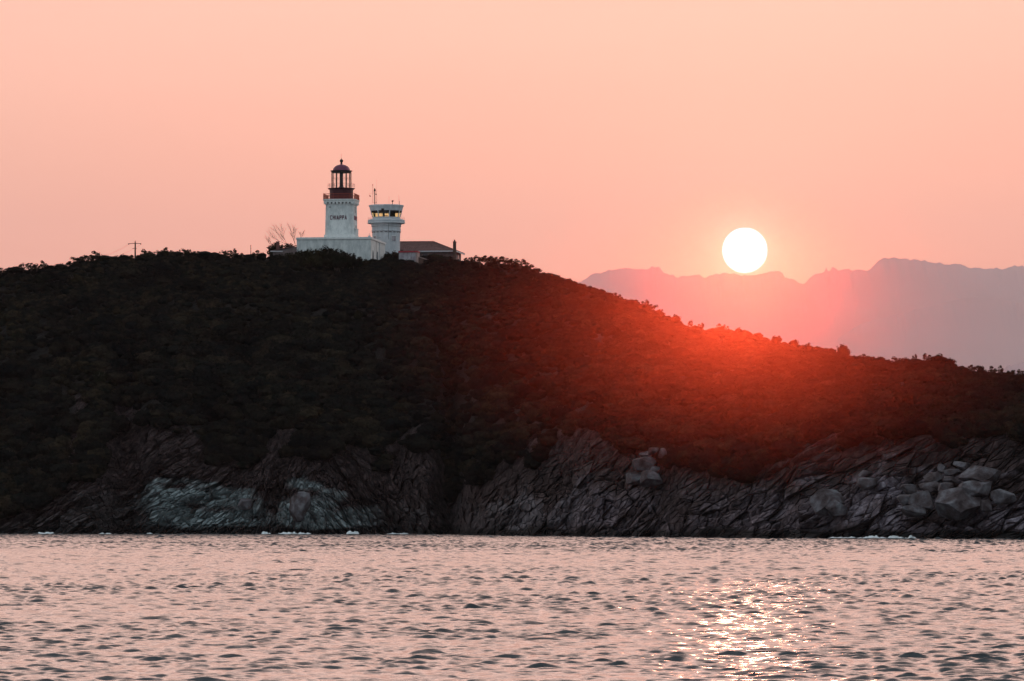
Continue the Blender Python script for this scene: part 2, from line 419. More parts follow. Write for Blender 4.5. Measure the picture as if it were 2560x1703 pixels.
wet = np.clip((1.5 + n0 * .9 - Zb) / .6, 0, 1)
terr_attr = dict(rock=rm, pale=pale, wet=wet)

m = bpy.data.materials.new('cliff_rock_and_soil'); m.use_nodes = True; t = m.node_tree; p = t.nodes['Principled BSDF']
p.inputs['Roughness'].default_value = .9; p.inputs['Specular IOR Level'].default_value = .2
geo = N(t, 'ShaderNodeNewGeometry')
def attr(t, nm): a = N(t, 'ShaderNodeAttribute'); a.attribute_name = nm; return a.outputs['Fac']
n1 = N(t, 'ShaderNodeTexNoise'); n1.inputs['Scale'].default_value = .8; n1.inputs['Detail'].default_value = 8; n1.inputs['Roughness'].default_value = .7
L(t, geo.outputs['Position'], n1.inputs['Vector'])
brown = ramp(t, n1.outputs[0], [(.32, (.011, .0075, .008)), (.5, (.034, .022, .023)), (.66, (.10, .066, .067))])
grey = ramp(t, n1.outputs[0], [(.30, (.06, .075, .08)), (.48, (.19, .225, .235)), (.66, (.38, .43, .435))])
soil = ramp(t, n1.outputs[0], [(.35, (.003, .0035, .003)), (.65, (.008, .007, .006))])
lav = ramp(t, n1.outputs[0], [(.34, (.055, .042, .050)), (.5, (.19, .155, .185)), (.64, (.42, .37, .42))])
sx_ = N(t, 'ShaderNodeSeparateXYZ'); L(t, geo.outputs['Position'], sx_.inputs[0])
mrx = N(t, 'ShaderNodeMapRange'); L(t, sx_.outputs[0], mrx.inputs[0]); mrx.inputs[1].default_value = -22; mrx.inputs[2].default_value = 14
c = mixc(t, attr(t, 'pale'), brown.outputs[0], mixc(t, mrx.outputs[0], grey.outputs[0], lav.outputs[0]))
c = mixc(t, attr(t, 'wet'), c, (.016, .015, .016))
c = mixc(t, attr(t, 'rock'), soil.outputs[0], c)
L(t, c, p.inputs['Base Color'])
n2 = N(t, 'ShaderNodeTexNoise'); n2.inputs['Scale'].default_value = 3.5; n2.inputs['Detail'].default_value = 8
L(t, geo.outputs['Position'], n2.inputs['Vector'])
b = N(t, 'ShaderNodeBump'); b.inputs['Distance'].default_value = .25; b.inputs['Strength'].default_value = .8
L(t, n2.outputs[0], b.inputs['Height']); L(t, b.outputs[0], p.inputs['Normal'])
M['terrain'] = m
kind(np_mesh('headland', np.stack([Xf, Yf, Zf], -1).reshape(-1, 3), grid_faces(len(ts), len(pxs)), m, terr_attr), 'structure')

# boulder rock (granite, same stone as the shore)
m = bpy.data.materials.new('granite_boulder'); m.use_nodes = True; t = m.node_tree; p = t.nodes['Principled BSDF']
p.inputs['Roughness'].default_value = .85; p.inputs['Specular IOR Level'].default_value = .2
geo = N(t, 'ShaderNodeNewGeometry')
n1 = N(t, 'ShaderNodeTexNoise'); n1.inputs['Scale'].default_value = .55; n1.inputs['Detail'].default_value = 7; n1.inputs['Roughness'].default_value = .62
L(t, geo.outputs['Position'], n1.inputs['Vector'])
rp = ramp(t, n1.outputs[0], [(.36, (.036, .026, .028)), (.47, (.075, .058, .062)), (.56, (.11, .10, .112)), (.66, (.18, .175, .19))])
L(t, rp.outputs[0], p.inputs['Base Color'])
n2 = N(t, 'ShaderNodeTexNoise'); n2.inputs['Scale'].default_value = 2.2; n2.inputs['Detail'].default_value = 8
L(t, geo.outputs['Position'], n2.inputs['Vector'])
b = N(t, 'ShaderNodeBump'); b.inputs['Distance'].default_value = .18; b.inputs['Strength'].default_value = .8
L(t, n2.outputs[0], b.inputs['Height']); L(t, b.outputs[0], p.inputs['Normal'])
M['granite'] = m

# ------------------------------------------------------------------ sea
RIP = .7
m = bpy.data.materials.new('sea_water'); m.use_nodes = True; t = m.node_tree; p = t.nodes['Principled BSDF']
p.inputs['Base Color'].default_value = (.006, .016, .020, 1); p.inputs['Roughness'].default_value = .2
p.inputs['IOR'].default_value = 1.48; p.inputs['Specular IOR Level'].default_value = .5
geo = N(t, 'ShaderNodeNewGeometry')
def ripples(scale, det, off):
    mp = N(t, 'ShaderNodeMapping'); mp.inputs['Location'].default_value = off; L(t, geo.outputs['Position'], mp.inputs[0])
    n1 = N(t, 'ShaderNodeTexNoise'); n1.inputs['Scale'].default_value = scale; n1.inputs['Detail'].default_value = det; n1.inputs['Roughness'].default_value = .5
    L(t, mp.outputs[0], n1.inputs['Vector']); return n1.outputs[0]
def slope_(s_, amp): return mth(t, 'MULTIPLY', mth(t, 'SUBTRACT', s_, .5), amp)
cxy = N(t, 'ShaderNodeCombineXYZ')
L(t, slope_(ripples(3.2, 2, (0, 0, 0)), RIP), cxy.inputs[0]); L(t, slope_(ripples(3.2, 2, (31, 17, 5)), RIP), cxy.inputs[1])
av = N(t, 'ShaderNodeVectorMath', operation='ADD'); L(t, geo.outputs['Normal'], av.inputs[0]); L(t, cxy.outputs[0], av.inputs[1])
nv_ = N(t, 'ShaderNodeVectorMath', operation='NORMALIZE'); L(t, av.outputs[0], nv_.inputs[0]); L(t, nv_.outputs[0], p.inputs['Normal'])
M['water'] = m
wpx = np.concatenate([np.arange(-1800, -200, 10.0), np.arange(-200, 2760, 4.0), np.arange(2760, 4361, 10.0)])
Yw = [60.0]
while Yw[-1] < 832: Yw.append(Yw[-1] + min(.00122 * Yw[-1], .36))
Yw = np.array(Yw)
SX = (wpx - 1280) / F
YY, SS = np.meshgrid(Yw, SX, indexing='ij'); YY = YY.astype(np.float32); SS = SS.astype(np.float32)
XX = SS * YY
rng = np.random.RandomState(4)
ZZ = np.zeros_like(XX); DX = np.zeros_like(XX); DY = np.zeros_like(XX)
nW = 90
lams = np.exp(np.linspace(math.log(.26), math.log(4.5), nW))
dsy = np.minimum(YY * .00122, .36)
for i, lam in enumerate(lams):
    th = rng.normal(0, .52) - math.pi / 2 + .12 + (math.pi if rng.rand() < .12 else 0)
    kk = 2 * math.pi / lam
    slope = .076 * min(1, (.7 / lam)) ** 1.85 * rng.uniform(.6, 1.4) * (min(1, (lam / .5)) ** .5)
    A = slope / kk
    fade = np.clip((lam / dsy - 2.2) / 1.6, 0, 1)
    cx_, cy_ = math.cos(th), math.sin(th)
    if lam > .6: A = A * (1 + 2.3 * np.clip((YY - 130) / 380, 0, 1))
    ph = kk * (cx_ * XX + cy_ * YY) + rng.uniform(0, 6.283)
    s_, c_ = np.sin(ph), np.cos(ph)
    ZZ += A * fade * s_; q = .9 * A * fade * c_
    DX += cx_ * q; DY += cy_ * q
grp = .95 + .3 * vnoise(XX / 14., YY / 11., 0 * XX, 8).astype(np.float32) * .9
grp = np.clip(grp + .25 * vnoise(XX / 45., YY / 60., 0 * XX, 9).astype(np.float32), .25, 1.5)
ZZ = (np.exp(np.clip(ZZ, -.3, .3) * 3) - 1) / 3; ZZ *= grp; DX *= grp; DY *= grp
wv = np.stack([XX + DX, YY + DY, ZZ], -1).reshape(-1, 3)
wf = grid_faces(*XX.shape)
nv = len(wv); nr, nc = XX.shape
# skirts: flat sheets joined on at the same level, out to the horizon (lowered 5 mm under the waves)
B = 100000.0
xl0, xr0, xl1, xr1 = SX[0] * Yw[0], SX[-1] * Yw[0], SX[0] * Yw[-1], SX[-1] * Yw[-1]
ex = np.array([(-B, -2000, -.01), (B, -2000, -.01), (xl0, Yw[0] + .3, -.01), (xr0, Yw[0] + .3, -.01), (xl1, Yw[-1], -.01), (xr1, Yw[-1], -.01), (-B, B, -.01), (B, B, -.01)])
ef = np.array([(0, 1, 3, 2), (0, 2, 4, 6), (1, 7, 5, 3), (4, 5, 7, 6)]) + nv
kind(np_mesh('water', np.vstack([wv, ex]), np.vstack([wf, ef]), M['water'], smooth=True), 'structure')

# ------------------------------------------------------------------ far mountains
MR = [(500, 800), (700, 760), (900, 735), (1100, 745), (1300, 722), (1400, 712), (1449, 705), (1474, 689), (1513, 678), (1553, 671), (1587, 673), (1624, 672), (1629, 665), (1648, 667), (1661, 681), (1695, 694), (1715, 689),
      (1740, 689), (1749, 686), (1762, 693), (1799, 684), (1833, 685), (1863, 688), (1892, 685), (1929, 678), (1949, 678), (1959, 685), (1962, 694),
      (1986, 700), (2010, 709), (2035, 689), (2062, 682), (2066, 670), (2072, 679), (2079, 678), (2082, 667), (2091, 670), (2097, 678), (2109, 674), (2148, 676),
      (2170, 676), (2187, 661), (2207, 644), (2246, 646), (2310, 652), (2345, 656), (2364, 661), (2389, 659), (2414, 666), (2443, 671), (2517, 672),
      (2537, 663), (2560, 666), (2700, 690), (3000, 730), (3600, 800)]
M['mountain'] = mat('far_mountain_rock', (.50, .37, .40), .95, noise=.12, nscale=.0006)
def range_mesh(name, prof, Y0, depth, amp, seed, base_py=1292):
    a = np.array(prof, float)
    px = np.arange(a[0, 0], a[-1, 0], 3.0)
    top = np.interp(px, a[:, 0], a[:, 1]) + amp * fbm(px / 9., 0 * px, 0 * px, 3, seed)
    tt = np.concatenate([np.linspace(0, .7, 18), np.linspace(.7, 1, 9)[1:]]); NR = len(tt)
    P_, T_ = np.meshgrid(px, tt); TOP = np.tile(top, (NR, 1))
    kw = 15; ts_ = np.convolve(np.pad(top, kw // 2, mode='edge'), np.ones(kw) / kw, 'valid')
    zt = Zp(np.tile(ts_, (NR, 1)), Y0); zd = Zp(TOP, Y0) - zt
    up = np.clip(T_ / .7, 0, 1); dn = np.clip((T_ - .7) / .3, 0, 1)
    Yv = Y0 - depth * (1 - up) + depth * .6 * dn
    Zv = -30 + (zt + 30) * (up ** 1.1) * (1 - dn * .9)
    sp = .03 * zt * np.sin(up * math.pi) * fbm(P_ / 60., T_ * 3, 0 * P_, 4, seed + 4)
    Zv = Zv + sp + zd * np.clip((up - .8) / .2, 0, 1) * (1 - dn)
    Xv = (P_ - 1280) / F * Y0
    return kind(np_mesh(name, np.stack([Xv, Yv, Zv], -1).reshape(-1, 3), grid_faces(NR, len(px)), M['mountain'], smooth=True), 'structure')
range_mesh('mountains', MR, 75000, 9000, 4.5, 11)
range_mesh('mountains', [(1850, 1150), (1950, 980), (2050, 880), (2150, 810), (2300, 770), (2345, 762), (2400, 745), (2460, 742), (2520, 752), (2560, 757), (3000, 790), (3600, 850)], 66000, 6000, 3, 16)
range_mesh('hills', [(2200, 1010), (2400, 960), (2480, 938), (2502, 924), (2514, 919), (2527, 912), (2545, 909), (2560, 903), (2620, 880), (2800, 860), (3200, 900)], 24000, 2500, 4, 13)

# ------------------------------------------------------------------ air: haze box, and an added volume that makes the glow round the sun
def volmat(name, d, g, c):
    m = bpy.data.materials.new(name); m.use_nodes = True; t = m.node_tree; t.nodes.clear()
    o = N(t, 'ShaderNodeOutputMaterial'); p = N(t, 'ShaderNodeVolumePrincipled'); L(t, p.outputs[0], o.inputs['Volume'])
    p.inputs['Density'].default_value = d; p.inputs['Anisotropy'].default_value = g; p.inputs['Color'].default_value = (*c, 1)
    return m
kind(MB().box(-90000, 90000, -900, 90000, -60, 5600).build('haze', volmat('haze_air', 1.3e-5, 0.5, (1.0, .90, .95))), 'stuff')
# added volume imitating sun glare in the lens: thick middle, thinning to its rim
me = bpy.data.meshes.new('sun_glow_volume')
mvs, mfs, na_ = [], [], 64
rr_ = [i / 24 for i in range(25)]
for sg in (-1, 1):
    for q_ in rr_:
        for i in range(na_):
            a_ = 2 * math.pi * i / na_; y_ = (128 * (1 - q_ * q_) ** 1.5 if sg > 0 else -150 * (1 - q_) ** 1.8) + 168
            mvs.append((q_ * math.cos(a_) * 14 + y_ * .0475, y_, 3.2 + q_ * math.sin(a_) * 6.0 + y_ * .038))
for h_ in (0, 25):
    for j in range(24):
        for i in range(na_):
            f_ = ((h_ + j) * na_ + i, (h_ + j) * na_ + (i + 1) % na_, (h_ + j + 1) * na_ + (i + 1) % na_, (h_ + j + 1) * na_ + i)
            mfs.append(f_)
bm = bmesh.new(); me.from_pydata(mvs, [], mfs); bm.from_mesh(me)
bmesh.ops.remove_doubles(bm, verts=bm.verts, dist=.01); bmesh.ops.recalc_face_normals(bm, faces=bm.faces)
bm.to_mesh(me); bm.free(); me.materials.append(volmat('sun_glow_medium', 3.2e-4, .984, (1.0, .19, .09)))
mo = bpy.data.objects.new('sun_glow_volume', me); COL.objects.link(mo); kind(mo, 'stuff')

# ------------------------------------------------------------------ foliage
def crown_mesh(name, seed, ncl, nleaf, rad, clr, leaf, material, core=.0, flat=.0, base=0.15):
    """leaf clumps spread in a crown 1 m tall standing on z=0; rad=(rx,ry,rz)"""
    rg = np.random.RandomState(seed)
    cs = []
    while len(cs) < ncl:
        q = rg.uniform(-1, 1, 3)
        if q[2] < -.55: continue
        r = np.linalg.norm(q)
        if r > 1 or r < .35: continue
        cs.append(q)
    cs = np.array(cs) * np.array(rad) + np.array([0, 0, 1 - rad[2] - clr * .6])
    V = []; Fc = []
    nb = 0
    for c in cs:
        cr = clr * rg.uniform(.55, 1.25)
        k_ = int(nleaf * rg.uniform(.7, 1.3))
        d = rg.normal(size=(k_, 3)); d[:, 2] = d[:, 2] * .9 + .25; d /= np.linalg.norm(d, axis=1)[:, None]
        ctr = c + d * cr * (rg.uniform(.6, 1.08, (k_, 1))) * np.array([1.15, 1.15, .8])
        nrm = d + rg.normal(0, .24, (k_, 3)); nrm /= np.linalg.norm(nrm, axis=1)[:, None]
        u = np.cross(nrm, rg.normal(size=(k_, 3))); u /= np.linalg.norm(u, axis=1)[:, None]; w = np.cross(nrm, u)
        s = leaf * rg.uniform(.5, 1.3, (k_, 1))
        q = np.stack([ctr - u * s, ctr + w * s * .6, ctr + u * s, ctr - w * s * .6], 1).reshape(-1, 3)
        V.append(q); Fc.append(np.arange(nb, nb + 4 * k_).reshape(-1, 4)); nb += 4 * k_
    if core:
        bm = bmesh.new(); bmesh.ops.create_icosphere(bm, subdivisions=3, radius=1)
        cv = np.array([v.co[:] for v in bm.verts]); 
        cf = np.array([[v.index for v in f.verts] + [f.verts[2].index] for f in bm.faces])
        bm.free()
        cv *= (1 + .22 * fbm(cv[:, 0] * 2 + seed, cv[:, 1] * 2, cv[:, 2] * 2, 2, seed))[:, None]
        cv = cv * np.array(rad) * core + np.array([0, 0, 1 - rad[2] - clr * .6]); cv[:, 2] = np.maximum(cv[:, 2], 0)
        V2 = []; F2 = []
        tri = cf[:, :3]; b0 = nb
        for f in tri:   # as quads: split each triangle into 3 quads
            a_, b_, c_ = cv[f[0]], cv[f[1]], cv[f[2]]; g_ = (a_ + b_ + c_) / 3; ab, bc, ca = (a_ + b_) / 2, (b_ + c_) / 2, (c_ + a_) / 2
            V2 += [a_, ab, g_, ca, b_, bc, g_, ab, c_, ca, g_, bc]
            F2 += [[b0, b0 + 1, b0 + 2, b0 + 3], [b0 + 4, b0 + 5, b0 + 6, b0 + 7], [b0 + 8, b0 + 9, b0 + 10, b0 + 11]]; b0 += 12
        V.append(np.array(V2)); Fc.append(np.array(F2))
    V = np.vstack(V); Fc = np.vstack(Fc)
    me = bpy.data.meshes.new(name); n = len(Fc)
    me.vertices.add(len(V)); me.vertices.foreach_set('co', V.astype(np.float32).ravel())
    me.loops.add(n * 4); me.loops.foreach_set('vertex_index', Fc.astype(np.int32).ravel())
    me.polygons.add(n); me.polygons.foreach_set('loop_start', np.arange(0, n * 4, 4, dtype=np.int32)); me.update(calc_edges=True)
    me.materials.append(material)
    return me
def trunk_mesh(name, seed, spread=.45, h=.75, r=.045, nl=5, material=None):
    rg = random.Random(seed); mb = MB()
    for i in range(nl):
        a = rg.uniform(0, 6.283); sp = rg.uniform(.3, 1) * spread
        p0 = Vector((rg.uniform(-.03, .03), rg.uniform(-.03, .03), -.25)); p1 = Vector((math.cos(a) * sp * .35, math.sin(a) * sp * .35, h * .45)); p2 = Vector((math.cos(a) * sp, math.sin(a) * sp, h * rg.uniform(.8, 1.1)))
        mb.tube(p0, p1, r, r * .7, 6); mb.tube(p1, p2, r * .7, r * .3, 6)
        p3 = p1 + Vector((rg.uniform(-.3, .3), rg.uniform(-.3, .3), h * .45)); mb.tube(p1, p3, r * .45, r * .2, 5)
    me = bpy.data.meshes.new(name); me.from_pydata(mb.v, [], mb.f); me.materials.append(material or M['bark']); return me
CR = []     # crown variants: mesh, trunk
for i in range(5):       # dense low domes
    CR.append(crown_mesh('crown', 100 + i, 26, 34, (.62, .62, .40), .22, .062, M['leaf'], core=.93))
for i in range(3):       # open wind-bent crowns with gaps
    CR.append(crown_mesh('crown', 200 + i, 15, 46, (.52, .40, .34), .15, .050, M['leafdark']))
for i in range(3):       # tall dense dark domes
    CR.append(crown_mesh('crown', 300 + i, 34, 44, (.40, .40, .46), .17, .045, M['leafdark'], core=.8))
TRK = [trunk_mesh('trunk', 40 + i) for i in range(4)]

def shrub(name, label, cat, loc, h, w, var, group, rz=None):
    """w = width factor relative to h"""
    o = thing(name, label, cat, loc, random.uniform(0, 6.28) if rz is None else rz, group)
    o.scale = (h * w, h * w, h)
    c = bpy.data.objects.new('crown', CR[var]); COL.objects.link(c); c.parent = o
    tr = bpy.data.objects.new('trunk', TRK[var % 4]); COL.objects.link(tr); tr.parent = o
    return o, c

# --- individual skyline shrubs: (px, py of top, width px, variant kind)
G1 = 'shrubs on the skyline of the left hill'
ORD = ['first', 'second', 'third', 'fourth', 'fifth', 'sixth', 'seventh', 'eighth', 'ninth', 'tenth', 'eleventh', 'twelfth', 'thirteenth', 'fourteenth', 'fifteenth', 'sixteenth', 'seventeenth', 'eighteenth', 'nineteenth']
# key: (phrase after the ordinal, group, count from the right?)
LAB = {
 'a': ('%s shrub on the skyline counting in from the left picture edge', 'shrubs on the far left skyline', False),
 'b': ('%s shrub on the skyline left of the utility pole, counting from the pole', 'shrubs left of the utility pole', True),
 'c': ('%s shrub on the skyline right of the utility pole, counting from the pole', 'shrubs between the utility pole and the outbuilding', False),
 'd': ('%s dense evergreen bush from the left before the white building wall', 'bushes in front of the lighthouse building', False),
 'e': ('%s brownish shrub from the left in front of the tiled house and hut', 'shrubs in front of the tiled house', False),
 'f': ('%s shrub on the skyline right of the tiled house, counting from the house', 'shrubs right of the tiled house', False),
 'g': ('%s backlit shrub down the sloping skyline below the sun, from its top', 'shrubs on the sloping skyline', False),
 'h': ('%s dark shrub on the low right ridge counting from the right edge', 'shrubs on the right end of the ridge', True),
}
def look(px, wp, op): return ('wide ' if wp > 32 else 'small ' if wp < 21 else '') + ('gappy' if op else 'rounded')
SK = [
 ('a', 4, 668, 34, 1), ('a', 38, 664, 46, 0), ('a', 55, 656, 22, 1), ('a', 78, 651, 30, 1), ('a', 92, 657, 24, 1), ('a', 110, 650, 24, 1), ('a', 128, 660, 34, 0), ('a', 152, 655, 30, 0),
 ('b', 178, 648, 34, 1), ('b', 198, 636, 40, 1), ('b', 222, 632, 44, 1), ('b', 243, 626, 38, 1), ('b', 262, 634, 36, 0), ('b', 288, 636, 40, 0), ('b', 312, 634, 36, 0), ('b', 326, 632, 26, 1),
 ('c', 364, 621, 34, 1), ('c', 378, 630, 24, 1), ('c', 391, 624, 18, 1), ('c', 410, 617, 26, 1), ('c', 424, 620, 24, 1), ('c', 440, 627, 18, 1), ('c', 456, 619, 20, 1), ('c', 470, 617, 24, 1),
 ('c', 488, 622, 30, 1), ('c', 512, 624, 40, 0), ('c', 536, 627, 34, 0), ('c', 556, 624, 20, 1), ('c', 566, 620, 18, 1), ('c', 582, 620, 28, 1), ('c', 600, 627, 28, 1), ('c', 640, 624, 26, 1), ('c', 655, 628, 26, 0),
 ('f', 1172, 638, 26, 1), ('f', 1186, 637, 26, 1), ('f', 1200, 636, 24, 1), ('f', 1216, 632, 30, 1), ('f', 1230, 633, 26, 1), ('f', 1248, 640, 34, 1), ('f', 1262, 640, 30, 1), ('f', 1282, 641, 36, 1), ('f', 1302, 646, 34, 1),
 ('f', 1322, 655, 32, 1), ('f', 1342, 668, 28, 1), ('f', 1362, 678, 24, 1), ('f', 1400, 690, 30, 0), ('f', 1424, 698, 26, 0),
 ('g', 1448, 706, 24, 0), ('g', 1475, 716, 24, 0), ('g', 1500, 726, 28, 0), ('g', 1534, 731, 28, 1), ('g', 1548, 735, 22, 1), ('g', 1580, 745, 30, 0), ('g', 1612, 748, 28, 1), ('g', 1630, 755, 26, 1), ('g', 1650, 768, 24, 1),
 ('g', 1690, 785, 26, 0), ('g', 1727, 799, 16, 1), ('g', 1752, 806, 22, 1), ('g', 1800, 808, 24, 1), ('g', 1815, 810, 22, 1), ('g', 1846, 818, 24, 0), ('g', 1884, 828, 16, 1), ('g', 1940, 838, 26, 0), ('g', 1948, 838, 20, 1),
 ('h', 1985, 846, 24, 0), ('h', 2018, 856, 22, 1), ('h', 2042, 862, 22, 0), ('h', 2078, 868, 14, 1), ('h', 2160, 884, 28, 1), ('h', 2200, 888, 26, 0), ('h', 2240, 890, 34, 1), ('h', 2262, 892, 26, 1),
 ('h', 2286, 884, 18, 1), ('h', 2318, 882, 30, 1), ('h', 2346, 884, 44, 0), ('h', 2372, 892, 32, 0), ('h', 2432, 906, 30, 1), ('h', 2450, 908, 26, 1), ('h', 2482, 914, 26, 1), ('h', 2502, 912, 18, 1), ('h', 2530, 920, 28, 1), ('h', 2552, 922, 28, 1),
]
def ridge_loc(px, dy=0):
    Y = float(ridge(px)) + dy
    return Vector((X(px, Y, 800), Y, float(Zp(sil(px), Y))))
crowns_used = {}
for key in 'abcfgh':
  for i_, (_, px, py, wp, op) in enumerate(sorted([q for q in SK if q[0] == key], key=lambda q: -q[1] if LAB[key][2] else q[1])):
      Y = float(ridge(px)) + random.uniform(-3, 1)
      zb = float(Zp(sil(px), float(ridge(px)))) - .5
      h = Z(py, Y) - zb
      wm = wp * Y / F * 1.15
      if op: var = 5 + random.randrange(3); wf_ = wm / (h * 1.25)
      else: var = random.randrange(5); wf_ = wm / (h * 1.45)
      lab, grp_ = LAB[key][0] % ORD[i_] + ', ' + look(px, wp, op), LAB[key][1]
      o, c = shrub('shrub', lab, 'shrub', (X(px, Y, py), Y, zb), h, wf_, var, grp_)
      crowns_used.setdefault(var, c)
# bushes in front of the lighthouse building
for i_, (px, py, wp, Y) in enumerate(sorted([(684, 636, 34, 893), (705, 632, 36, 893), (728, 628, 40, 892), (750, 620, 40, 889), (772, 617, 40, 888), (797, 616, 36, 889), (818, 610, 46, 888), (838, 617, 34, 887.5), (857, 620, 34, 888), (872, 630, 28, 888), (899, 640, 26, 888), (914, 646, 24, 889), (786, 634, 60, 886), (846, 640, 60, 886)])):
    zb = Z(672, Y); h = Z(py, Y) - zb; var = 8 + random.randrange(3)
    shrub('shrub', LAB['d'][0] % ORD[i_], 'shrub', (X(px, Y, py), Y, zb), h, wp * Y / F * 1.1 / (h * .98), var, LAB['d'][1])
shrub('cypress', 'slim dark cypress-like shrub before the white wall right of the dense bushes', 'shrub', W(884, 668, 888), Z(631, 888) - Z(668, 888), .42, 9, None)
for i_, (px, py, wp, Y) in enumerate(sorted([(972, 629, 30, 905), (990, 626, 30, 907), (1004, 621, 26, 909), (1062, 634, 44, 906), (1085, 630, 50, 907), (1110, 636, 44, 905), (1124, 644, 34, 903), (975, 640, 34, 896), (1140, 648, 26, 903)])):
    zb = Z(664, Y); h = Z(py, Y) - zb; var = random.choice([0, 1, 2, 3, 4])
    shrub('shrub', LAB['e'][0] % ORD[i_], 'shrub', (X(px, Y, py), Y, zb), h, wp * Y / F * 1.1 / (h * 1.45), var, LAB['e'][1])
# lone round tree on the right skyline
o, c = shrub('tree', 'lone round-crowned tree rising above the right part of the ridge', 'tree', (X(2108, 789, 880), 789, Z(903, 789)), Z(856, 789) - Z(903, 789), .88, 8, None)
# dense tree behind the left outbuilding
for (px, py, wp, lab) in [(690, 604, 46, 'dense dark tree crown behind the chimney of the left outbuilding'), (722, 606, 44, 'dense dark tree crown between the left outbuilding and the white building')]:
    Y = 916; zb = Z(650, Y); h = Z(py, Y) - zb
    shrub('tree', lab, 'tree', (X(px, Y, py), Y, zb), h, wp * Y / F * 1.15 / (h * .98), 9, None)

# --- larger shrubs told apart on the open slope
rg = random.Random(12)
cnt = 0
while cnt < 130:
    px = rg.uniform(-40, 2600); tt = rg.uniform(.52, .88)
    a = np.array([px]); b_ = np.array([tt]); Y, Zv = profile(a, b_)
    if rockmask(a, Y, Zv)[0] > .2: continue
    h = rg.uniform(1.6, 2.9); zz = Zv[0] + hump(a, Y, Zv, b_)[0]
    if pyof(Y[0], zz + h * .9) < sil(px) - 4: continue
    var = rg.choice([0, 1, 2, 3, 4, 0, 1, 2, 3, 4, 8, 9])
    sec = [n_ for e_, n_ in ((200, 'at the far left'), (480, 'below the utility pole'), (720, 'below the thin post and outbuilding'), (930, 'below the white building'), (1180, 'below the tiled house'),
           (1450, 'below the crest right of the house'), (1750, 'left of the sun'), (1980, 'straight below the sun'), (2250, 'below the lone tree'), (9999, 'at the far right')) if px < e_][0]
    lev = 'high' if tt > .76 else 'halfway' if tt > .64 else 'low'
    lab = 'large %s shrub %s on the scrub slope %s' % ('dark evergreen' if var > 7 else 'rounded', lev, sec)
    o, c = shrub('shrub', lab, 'shrub', ((px - 1280) / F * Y[0], Y[0], zz - .3), h, rg.uniform(.9, 1.35), var, 'large shrubs on the slope ' + sec)
    crowns_used.setdefault(var, c); cnt += 1

# --- maquis: low scrub covering the hill, one object
rg = np.random.RandomState(21)
NP = 34000
mpx = rg.uniform(-800, 3300, NP); mt = rg.uniform(.05, .955, NP) 
keep = rg.rand(NP) < np.where(mt < .5, .55, np.where(mt > .9, .5, 1.0))
mpx, mt = mpx[keep], mt[keep]
NX = 5200
mpx = np.concatenate([mpx, rg.uniform(-500, 3000, NX)]); mt = np.concatenate([mt, rg.uniform(.80, .915, NX)])
mY, mZ = profile(mpx, mt)
rk = rockmask(mpx, mY, mZ) * (mt < .8)
town = (mpx > 690) & (mpx < 1165) & (mY > 892)
ok = (rk < .35) & (mZ > 2.0) & ~town
mpx, mt, mY, mZ = mpx[ok], mt[ok], mY[ok], mZ[ok]
mZ = mZ + hump(mpx, mY, mZ, mt)
mX = (mpx - 1280) / F * mY
big = np.clip(.5 + 1.2 * fbm(mX / 12, mY / 12, 0 * mX, 2, 55), 0, 1)
msc = np.exp(rg.normal(0, .42, len(mX))) * (1.15 + .95 * big)
msc = np.minimum(msc, 3.4); msc = np.where(mt > .74, np.minimum(msc, 1.5), msc); msc = np.where(mt > .84, np.minimum(msc, 1.15), msc)
me = bpy.data.meshes.new('maquis'); me.vertices.add(len(mX)); me.vertices.foreach_set('co', np.stack([mX, mY, mZ - .25 * msc], -1).astype(np.float32).ravel())
for nm, typ, val in (('msc', 'FLOAT', msc), ('mrot', 'FLOAT', rg.uniform(0, 6.283, len(mX))), ('midx', 'INT', rg.randint(0, 5, len(mX))), ('mflat', 'FLOAT', rg.uniform(.85, 1.3, len(mX)))):
    at = me.attributes.new(nm, typ, 'POINT'); at.data.foreach_set('value', val.astype(np.int32 if typ == 'INT' else np.float32))
maq = bpy.data.objects.new('maquis', me); COL.objects.link(maq); kind(maq, 'stuff')
gn = bpy.data.node_groups.new('scatter', 'GeometryNodeTree')
gn.interface.new_socket('Geometry', in_out='INPUT', socket_type='NodeSocketGeometry'); gn.interface.new_socket('Geometry', in_out='OUTPUT', socket_type='NodeSocketGeometry')
gi = gn.nodes.new('NodeGroupInput'); go = gn.nodes.new('NodeGroupOutput')
ip = gn.nodes.new('GeometryNodeInstanceOnPoints'); jn = gn.nodes.new('GeometryNodeJoinGeometry')
for v_ in range(5):
    oi = gn.nodes.new('GeometryNodeObjectInfo'); oi.inputs['Object'].default_value = crowns_used[v_]; oi.inputs['As Instance'].default_value = True; oi.transform_space = 'ORIGINAL'
    gn.links.new(oi.outputs['Geometry'], jn.inputs[0])
def na(nm, dt):
    n = gn.nodes.new('GeometryNodeInputNamedAttribute'); n.data_type = dt; n.inputs['Name'].default_value = nm; return n.outputs[0]
gn.links.new(gi.outputs[0], ip.inputs['Points']); gn.links.new(jn.outputs[0], ip.inputs['Instance'])
ip.inputs['Pick Instance'].default_value = True; gn.links.new(na('midx', 'INT'), ip.inputs['Instance Index'])
cx = gn.nodes.new('ShaderNodeCombineXYZ'); gn.links.new(na('mrot', 'FLOAT'), cx.inputs[2])
er = gn.nodes.new('FunctionNodeEulerToRotation'); gn.links.new(cx.outputs[0], er.inputs[0]); gn.links.new(er.outputs[0], ip.inputs['Rotation'])
cs = gn.nodes.new('ShaderNodeCombineXYZ'); s0 = na('msc', 'FLOAT'); mm = gn.nodes.new('ShaderNodeMath'); mm.operation = 'MULTIPLY'
gn.links.new(s0, mm.inputs[0]); gn.links.new(na('mflat', 'FLOAT'), mm.inputs[1])
